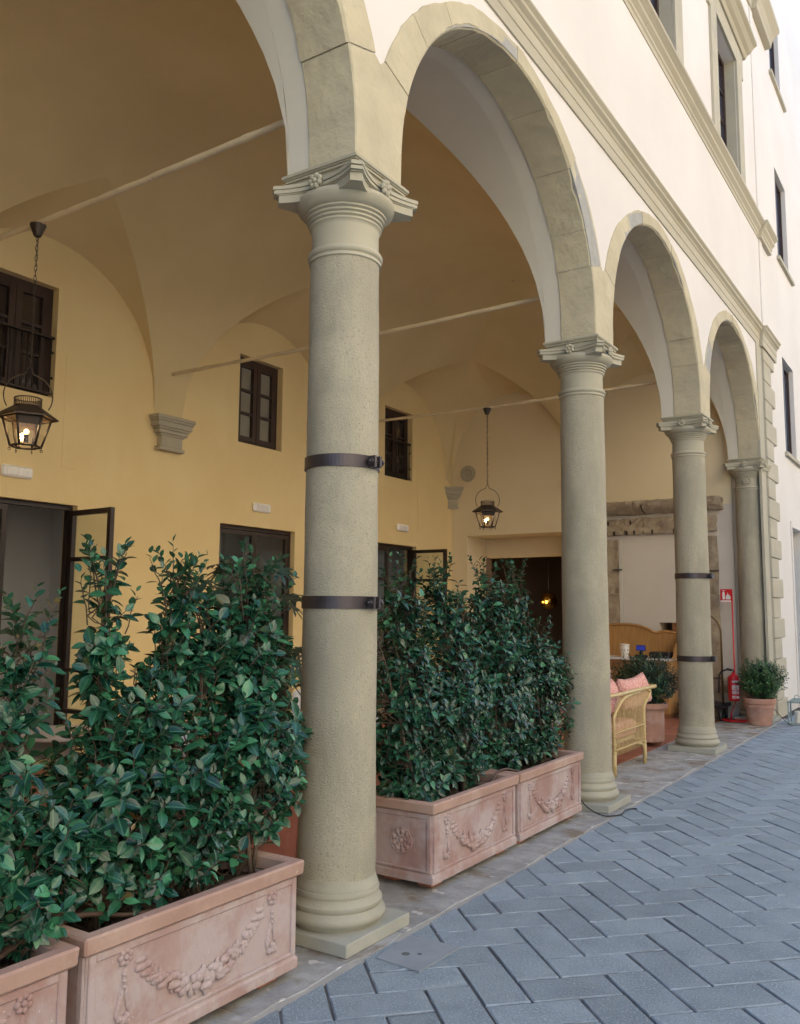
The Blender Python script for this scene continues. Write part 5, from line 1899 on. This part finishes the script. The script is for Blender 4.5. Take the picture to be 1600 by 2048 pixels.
def rough_block(name, x0, x1, z0, z1, d, seed, prof=None, mat='old_stone'):
    q = random.Random(seed)
    n = max(3, int((x1 - x0) / 0.06))
    mb = MB()
    nz = 5
    vs = []
    for i in range(n + 1):
        x = x0 + (x1 - x0) * i / n
        for j in range(nz + 1):
            t = j / nz
            dd = d * (prof(t) if prof else 1.0)
            e = 0.010 if 0 < j < nz else 0.016
            vs.append((x + (q.uniform(-0.012, 0.012) if i in (0, n) else 0), -dd + q.uniform(-e, e), z0 + (z1 - z0) * t + q.uniform(-0.008, 0.008)))
    K2 = nz + 1
    fs = [(i * K2 + j, (i + 1) * K2 + j, (i + 1) * K2 + j + 1, i * K2 + j + 1) for i in range(n) for j in range(nz)]
    mb.add(vs, fs)
    bk = [(v[0], 0.0, v[2]) for v in vs]
    rim = [i * K2 for i in range(n + 1)] + [n * K2 + j for j in range(1, nz + 1)] + [i * K2 + nz for i in range(n - 1, -1, -1)] + [j for j in range(nz - 1, 0, -1)]
    L = len(rim)
    mb.add([vs[i] for i in rim] + [bk[i] for i in rim], [(i, (i + 1) % L, L + (i + 1) % L, L + i) for i in range(L)])
    return mb.build(name, mat, fp)


cp_ = lambda t: 0.45 + 0.55 * math.sin(min(1, t * 1.25) * math.pi / 2)
for i, (a, b) in enumerate(((-2.52, -1.78), (-1.77, -1.05), (-1.04, -0.40))):
    rough_block('cornice_stone', a, b, 3.20 + 0.004 * i, 3.41, 0.22, i, cp_)
for i, (a, b) in enumerate(((-2.44, -1.975), (-1.965, -1.655), (-1.645, -1.05), (-1.04, -0.50))):
    rough_block('lintel_stone', a, b, 2.875, 3.14, 0.075, 10 + i)
for i, (z0, z1) in enumerate(((1.9, 2.80), (0.95, 1.895), (0.0, 0.945))):
    rough_block('jamb_stone', -2.44, -2.10, z0, z1, 0.05, 20 + i)
    rough_block('jamb_stone', -0.70, -0.50, z0, z1, 0.045, 30 + i)
for i, (z0, z1) in enumerate(((1.4, 2.79), (0.0, 1.395))):
    MB().box((-2.095, -0.03, z0), (-2.035, 0.0, z1)).build('jamb_edge_stone', 'reveal_plaster', fp, bevel=0.006)
pnl = MB()
holed(pnl, (-2.03, -0.71), (0.0, 2.85), [(NI[0], NI[1], NI[2], NI[3])], lambda u, v, d: (u, -0.012 + d, v), 0.0115, back=False)
pnl.build('infill_panel', 'panel_plaster', fp)
for x, z in ((-2.24, 3.07), (-1.86, 3.07), (-2.14, 2.90), (-1.93, 2.90), (-1.80, 2.90), (-1.50, 2.90), (-1.15, 2.9)):
    MB().box((x - 0.012, -0.098, z - 0.035), (x + 0.012, -0.06, z + 0.035)).build('iron_cramp', 'black_iron', fp)
for x, z in ((-1.63, 3.27), (-2.34, 3.26)):
    MB().tube([(x, -0.16, z + 0.13), (x, -0.24, z + 0.05), (x + 0.01, -0.20, z - 0.03), (x + 0.03, -0.10, z - 0.07)], 0.012, 6).build('iron_cramp', 'black_iron', fp)
for x, z in ((-2.10, 2.295), (-0.56, 2.25)):
    MB().box((x - 0.085, -0.075, z - 0.008), (x + 0.075, -0.045, z + 0.008)).build('iron_cramp', 'black_iron', fp)
# lower end wall on the courtyard side: sky light painted as paler plaster
MB().box((-0.50 + 0.022, -0.006, 0.0), (-0.262, -0.0008, 3.3)).build('skylit_plaster_strip', 'panel_plaster', fp)
MB().box((-2.45, -0.004, 2.795), (-0.48, -0.0008, 3.25)).build('skylit_plaster_band', 'panel_plaster', fp)
MB().box((-0.52, -0.005, 0.0), (-0.4785, -0.0008, 2.79)).build('skylit_plaster_edge', 'panel_plaster', fp)
# niche contents
MB().box((NI[0] - 0.02, 0.42, NI[2] - 0.02), (NI[1] + 0.02, 0.45, NI[3] + 0.02)).build('niche_back', 'room_brown', fp)
MB().box((-1.245, 0.01, NI[2]), (-1.20, 0.40, NI[3] - .001)).build('niche_post', 'brown_wood', fp)
MB().box((-1.195, 0.05, NI[2]), (NI[1] - .001, 0.40, 0.90)).build('niche_shelf', 'brown_wood', fp)
lp = thing('glowing_lamp', 'small orange glowing lamp in the wall niche behind the third column', 'lamp', (-1.17, YE + 0.16, 0.90))
MB().lathe([(0.0, 0.001), (0.05, 0.001), (0.05, 0.012), (0.012, 0.02), (0.012, 0.06), (0.0, 0.06)], 16).build('lamp_base', 'old_brass', lp)
MB().lathe([(0.048, 0.05), (0.05, 0.22)], 20, cap=False).build('lamp_shade', 'lamp_orange', lp)
MB().lathe([(0.0, 0.222), (0.052, 0.222), (0.052, 0.226), (0.0, 0.226)], 20).build('lamp_cap', 'old_brass', lp)

# ------------------------------------------------------------------ fire extinguisher on its stand
fs_ = thing('extinguisher_stand', 'red metal stand with tall pole and fire extinguisher sign', 'stand', (-0.245, 10.02, 0))
bs = MB()
bs.lathe([(0.0, 0.004), (0.17, 0.004), (0.185, 0.012), (0.185, 0.022), (0.165, 0.03), (0.0, 0.03)], 32)
bs.build('base', 'safety_red', fs_)
MB().tube([(-0.05, 0, 0.025), (-0.05, 0, 0.10), (-0.02, 0.03, 0.20), (0.0, 0.09, 0.28), (0.0, 0.09, 1.95)], 0.0105, 8).build('pole', 'safety_red', fs_)
o = MB().box((-0.165, 0.074, 1.76), (0.012, 0.079, 1.955)).build('sign_panel', 'safety_red', fs_)
sg = MB()
fy = 0.0735
fl_ = lambda pts: sg.add([(x, fy, z) for x, z in pts], [tuple(range(len(pts)))])
fl_([(-0.162, 1.763), (-0.010, 1.763), (-0.010, 1.785), (-0.162, 1.785)])
fl_([(-0.135, 1.80), (-0.098, 1.80), (-0.098, 1.90), (-0.104, 1.912), (-0.129, 1.912), (-0.135, 1.90)])
fl_([(-0.121, 1.914), (-0.112, 1.914), (-0.112, 1.93), (-0.092, 1.928), (-0.092, 1.936), (-0.14, 1.936), (-0.14, 1.93), (-0.121, 1.928)])
for k, (a, h) in enumerate(((-0.075, 0.07), (-0.058, 0.11), (-0.04, 0.085), (-0.025, 0.055))):
    fl_([(a - 0.010, 1.80), (a + 0.008, 1.80), (a + 0.012, 1.80 + h * 0.5), (a, 1.80 + h), (a - 0.012, 1.80 + h * 0.45)])
sg.build('sign_symbol', 'sign_white', fs_)
ex = thing('fire_extinguisher', 'red fire extinguisher with white label hanging on the stand', 'extinguisher', (-0.245, 10.02, 0))
MB().lathe([(0.0, 0.30), (0.07, 0.30), (0.082, 0.315), (0.082, 0.62), (0.07, 0.66), (0.03, 0.69), (0.02, 0.70), (0.02, 0.72), (0.0, 0.72)], 28).build('cylinder', 'safety_red', ex)
MB().tube([(0, 0, 0.72), (0, 0, 0.75), (-0.09, -0.02, 0.77)], 0.012, 8).build('valve', 'black_plastic', ex)
MB().tube(smooth_path([(-0.02, 0, 0.745), (-0.10, -0.02, 0.75), (-0.18, -0.03, 0.70), (-0.20, -0.03, 0.58), (-0.21, -0.03, 0.40)]), 0.014, 8).build('discharge_tube', 'black_plastic', ex)
for z0, z1, mt in ((0.57, 0.60, 'sign_white'), (0.46, 0.53, 'sign_white'), (0.405, 0.445, 'sign_white'), (0.34, 0.375, 'sign_white')):
    MB().lathe([(0.0828, z0), (0.0828, z1)], 12, a0=R(-95), a1=R(-20), cap=False).build('label', mt, ex)
lt = MB()
for k, zz in enumerate((0.475, 0.49, 0.51, 0.415, 0.43, 0.35, 0.362)):
    lt.lathe([(0.0834, zz - 0.003), (0.0834, zz + 0.003)], 8, a0=R(-90), a1=R(-40 - 5 * (k % 3)), cap=False)
lt.build('label_print', 'safety_red', ex)

# ------------------------------------------------------------------ luggage cart
lc = thing('luggage_cart', 'dark brass arched luggage cart with black wheels behind the third column', 'cart', (-0.70, 10.05, 0))
ar = [(-0.29, 0, 0.24), (-0.29, 0, 1.22)] + [(0.29 * -math.cos(math.pi * i / 16), 0, 1.30 + 0.29 * math.sin(math.pi * i / 16)) for i in range(17)] + [(0.29, 0, 1.22), (0.29, 0, 0.24)]
MB().tube(ar, 0.016, 8).build('arch', 'old_brass', lc)
MB().tube([(-0.29, 0, 0.62), (0.29, 0, 0.62)], 0.012, 8).build('cross_bar', 'old_brass', lc)
MB().box((-0.34, -0.20, 0.19), (0.34, 0.30, 0.24)).build('platform', 'black_plastic', lc, bevel=0.01)
for xx in (-0.27, 0.27):
    for yy in (-0.14, 0.24):
        wh = MB()
        wh.lathe([(0.0, -0.018), (0.07, -0.018), (0.08, -0.012), (0.08, 0.012), (0.07, 0.018), (0.0, 0.018)], 20)
        o = wh.build('wheel', 'black_plastic', lc, (xx, yy, 0.081))
        o.rotation_euler = (0, R(90), R(20))
        fk = MB()
        fk.box((xx - 0.03, yy - 0.02, 0.16), (xx + 0.03, yy + 0.02, 0.189))
        fk.box((xx - 0.03, yy - 0.014, 0.07), (xx - 0.024, yy + 0.014, 0.165))
        fk.box((xx + 0.024, yy - 0.014, 0.07), (xx + 0.03, yy + 0.014, 0.165))
        fk.build('caster_fork', 'iron', lc)
# boulder-like stone block at the foot of the wall
bk = MB()
bk.ball((-0.36, YE - 0.10, 0.50), 0.16, 2, (1.1, 0.55, 0.8), smooth=False)
tag(bk.build('stone_block', 'old_stone'), 'rough rounded stone jutting from the wall beside the cart', 'stone')

# ------------------------------------------------------------------ floor lantern with candle
fln = thing('floor_lantern', 'pale metal and glass floor lantern with white candle at right edge', 'lantern', (0.60, 10.15, 0))
h = 0.11
MB().box((-h - 0.012, -h - 0.012, 0.002), (h + 0.012, h + 0.012, 0.028)).build('base', 'verdigris', fln, bevel=0.003)
MB().box((-h - 0.012, -h - 0.012, 0.315), (h + 0.012, h + 0.012, 0.333)).build('top_frame', 'verdigris', fln, bevel=0.003)
for sx in (-1, 1):
    for sy in (-1, 1):
        MB().box((sx * h - 0.008, sy * h - 0.008, 0.029), (sx * h + 0.008, sy * h + 0.008, 0.314)).build('post', 'verdigris', fln)
for a in range(4):
    M3 = Matrix.Rotation(a * math.pi / 2, 3, 'Z')
    MB().add([M3 @ Vector((h, -h + 0.009, 0.03)), M3 @ Vector((h, h - 0.009, 0.03)), M3 @ Vector((h, h - 0.009, 0.313)), M3 @ Vector((h, -h + 0.009, 0.313))], [(0, 1, 2, 3)]).build('pane', 'clear_glass', fln)
rf = MB()
vs = [(-h - .01, -h - .01, 0.334), (h + .01, -h - .01, 0.334), (h + .01, h + .01, 0.334), (-h - .01, h + .01, 0.334), (-0.05, -0.05, 0.375), (0.05, -0.05, 0.375), (0.05, 0.05, 0.375), (-0.05, 0.05, 0.375)]
rf.add(vs, [(i, (i + 1) % 4, 4 + (i + 1) % 4, 4 + i) for i in range(4)] + [(4, 5, 6, 7)])
rf.build('roof', 'verdigris', fln)
MB().tube([(0.04 * math.cos(a / 8 * math.pi), 0, 0.375 + 0.05 * math.sin(a / 8 * math.pi)) for a in range(9)], 0.005, 6).build('handle', 'verdigris', fln)
MB().lathe([(0.0, 0.029), (0.045, 0.029), (0.045, 0.19), (0.04, 0.196), (0.0, 0.19)], 20).build('candle', 'wax', fln)

# ------------------------------------------------------------------ loggia furniture glimpsed through the hedges


def round_table(label, x, y, h=0.72, r=0.36, mat='table_top'):
    t = thing('round_table', label, 'table', (x, y, 0), 0, 'round tables in the loggia')
    MB().lathe([(0.0, h - 0.035), (r - 0.01, h - 0.035), (r, h - 0.025), (r, h - 0.006), (r - 0.006, h), (0.0, h)], 40).build('table_top', mat, t)
    MB().lathe([(0.10, 0.03), (0.07, 0.06), (0.06, h - 0.08), (0.11, h - 0.036)], 20, cap=False).build('pedestal', 'table_top', t)
    MB().lathe([(0.0, 0.002), (0.22, 0.002), (0.22, 0.02), (0.10, 0.032), (0.0, 0.032)], 28).build('foot', 'table_top', t)


def bistro_chair(label, x, y, rot, white=True):
    c = thing('bistro_chair', label, 'chair', (x, y, 0), rot, 'cafe chairs in the loggia')
    wv_ = 'white_cloth' if white else 'pink_fabric'
    MB().box((-0.20, -0.20, 0.435), (0.20, 0.20, 0.465)).build('seat', wv_, c, bevel=0.012)
    bkp = MB()
    n = 10
    vs = []
    for i in range(n + 1):
        u = -1 + 2 * i / n
        for zz in (0.52, 0.70, 0.86):
            vs.append((-0.20 - 0.05 * (1 - u * u) - (zz - 0.52) * 0.15, u * 0.19, zz - 0.05 * u * u * (zz > 0.8)))
    bkp.add(vs, [(i * 3 + j, (i + 1) * 3 + j, (i + 1) * 3 + j + 1, i * 3 + j + 1) for i in range(n) for j in range(2)], True)
    o = bkp.build('backrest', wv_, c)
    md = o.modifiers.new('thick', 'SOLIDIFY')
    md.thickness = 0.012
    MB().tube(smooth_path([(-0.20, -0.19, 0.44), (-0.22, -0.20, 0.70), (-0.26, -0.17, 0.86), (-0.30, 0, 0.91), (-0.26, 0.17, 0.86), (-0.22, 0.20, 0.70), (-0.20, 0.19, 0.44)]), 0.013, 8).build('back_frame', 'rattan', c)
    for sx in (-1, 1):
        for sy in (-1, 1):
            MB().tube([(sx * 0.21, sy * 0.20, 0.001), (sx * 0.185, sy * 0.185, 0.44)], 0.013, 8).build('leg', 'rattan', c)


round_table('round pale table behind the gap in the left hedge', -2.62, 0.28, 0.74, 0.34)
round_table('round white table glimpsed just right of the nearest column', -1.75, 2.25, 0.73, 0.40, 'white_cloth')
bistro_chair('white backed cafe chair behind the middle of the left hedge', -2.05, 0.62, R(200))
bistro_chair('white backed cafe chair glimpsed at the far left behind the hedge', -2.75, -0.42, R(150))
bistro_chair('white cafe chair partly hidden right of the nearest column', -2.45, 2.75, R(-60))
bistro_chair('pink cafe chair showing through the left hedge beside the column', -2.1, 1.35, R(120), False)

# brass globe pendant lamps in the room behind the end wall
for k, (x, y, z) in enumerate(((-4.20, YE + 1.9, 1.80), (-4.75, YE + 1.8, 1.74))):
    lm = thing('globe_pendant', ('brass globe pendant lamp showing beside the second column', 'brass globe pendant lamp showing through the tops of the shrubs')[k], 'pendant lamp', (x, y, z), 0, 'brass globe pendants')
    MB().ball((0, 0, 0), 0.17, 2).build('globe', 'brass', lm)
    MB().tube([(0, 0, 0.17), (0, 0, 2.94 - z)], 0.006, 6).build('cord', 'black_plastic', lm)
    MB().lathe([(0.0, 2.92 - z), (0.05, 2.92 - z), (0.05, 2.94 - z)], 16).build('ceiling_cup', 'brass', lm)
    ld = bpy.data.lights.new('pendant_light', 'POINT')
    ld.energy = 2.5
    ld.color = (1.0, 0.66, 0.32)
    ld.shadow_soft_size = 0.1
    link('pendant_light', ld, lm, (0.0, -0.35, -0.05))
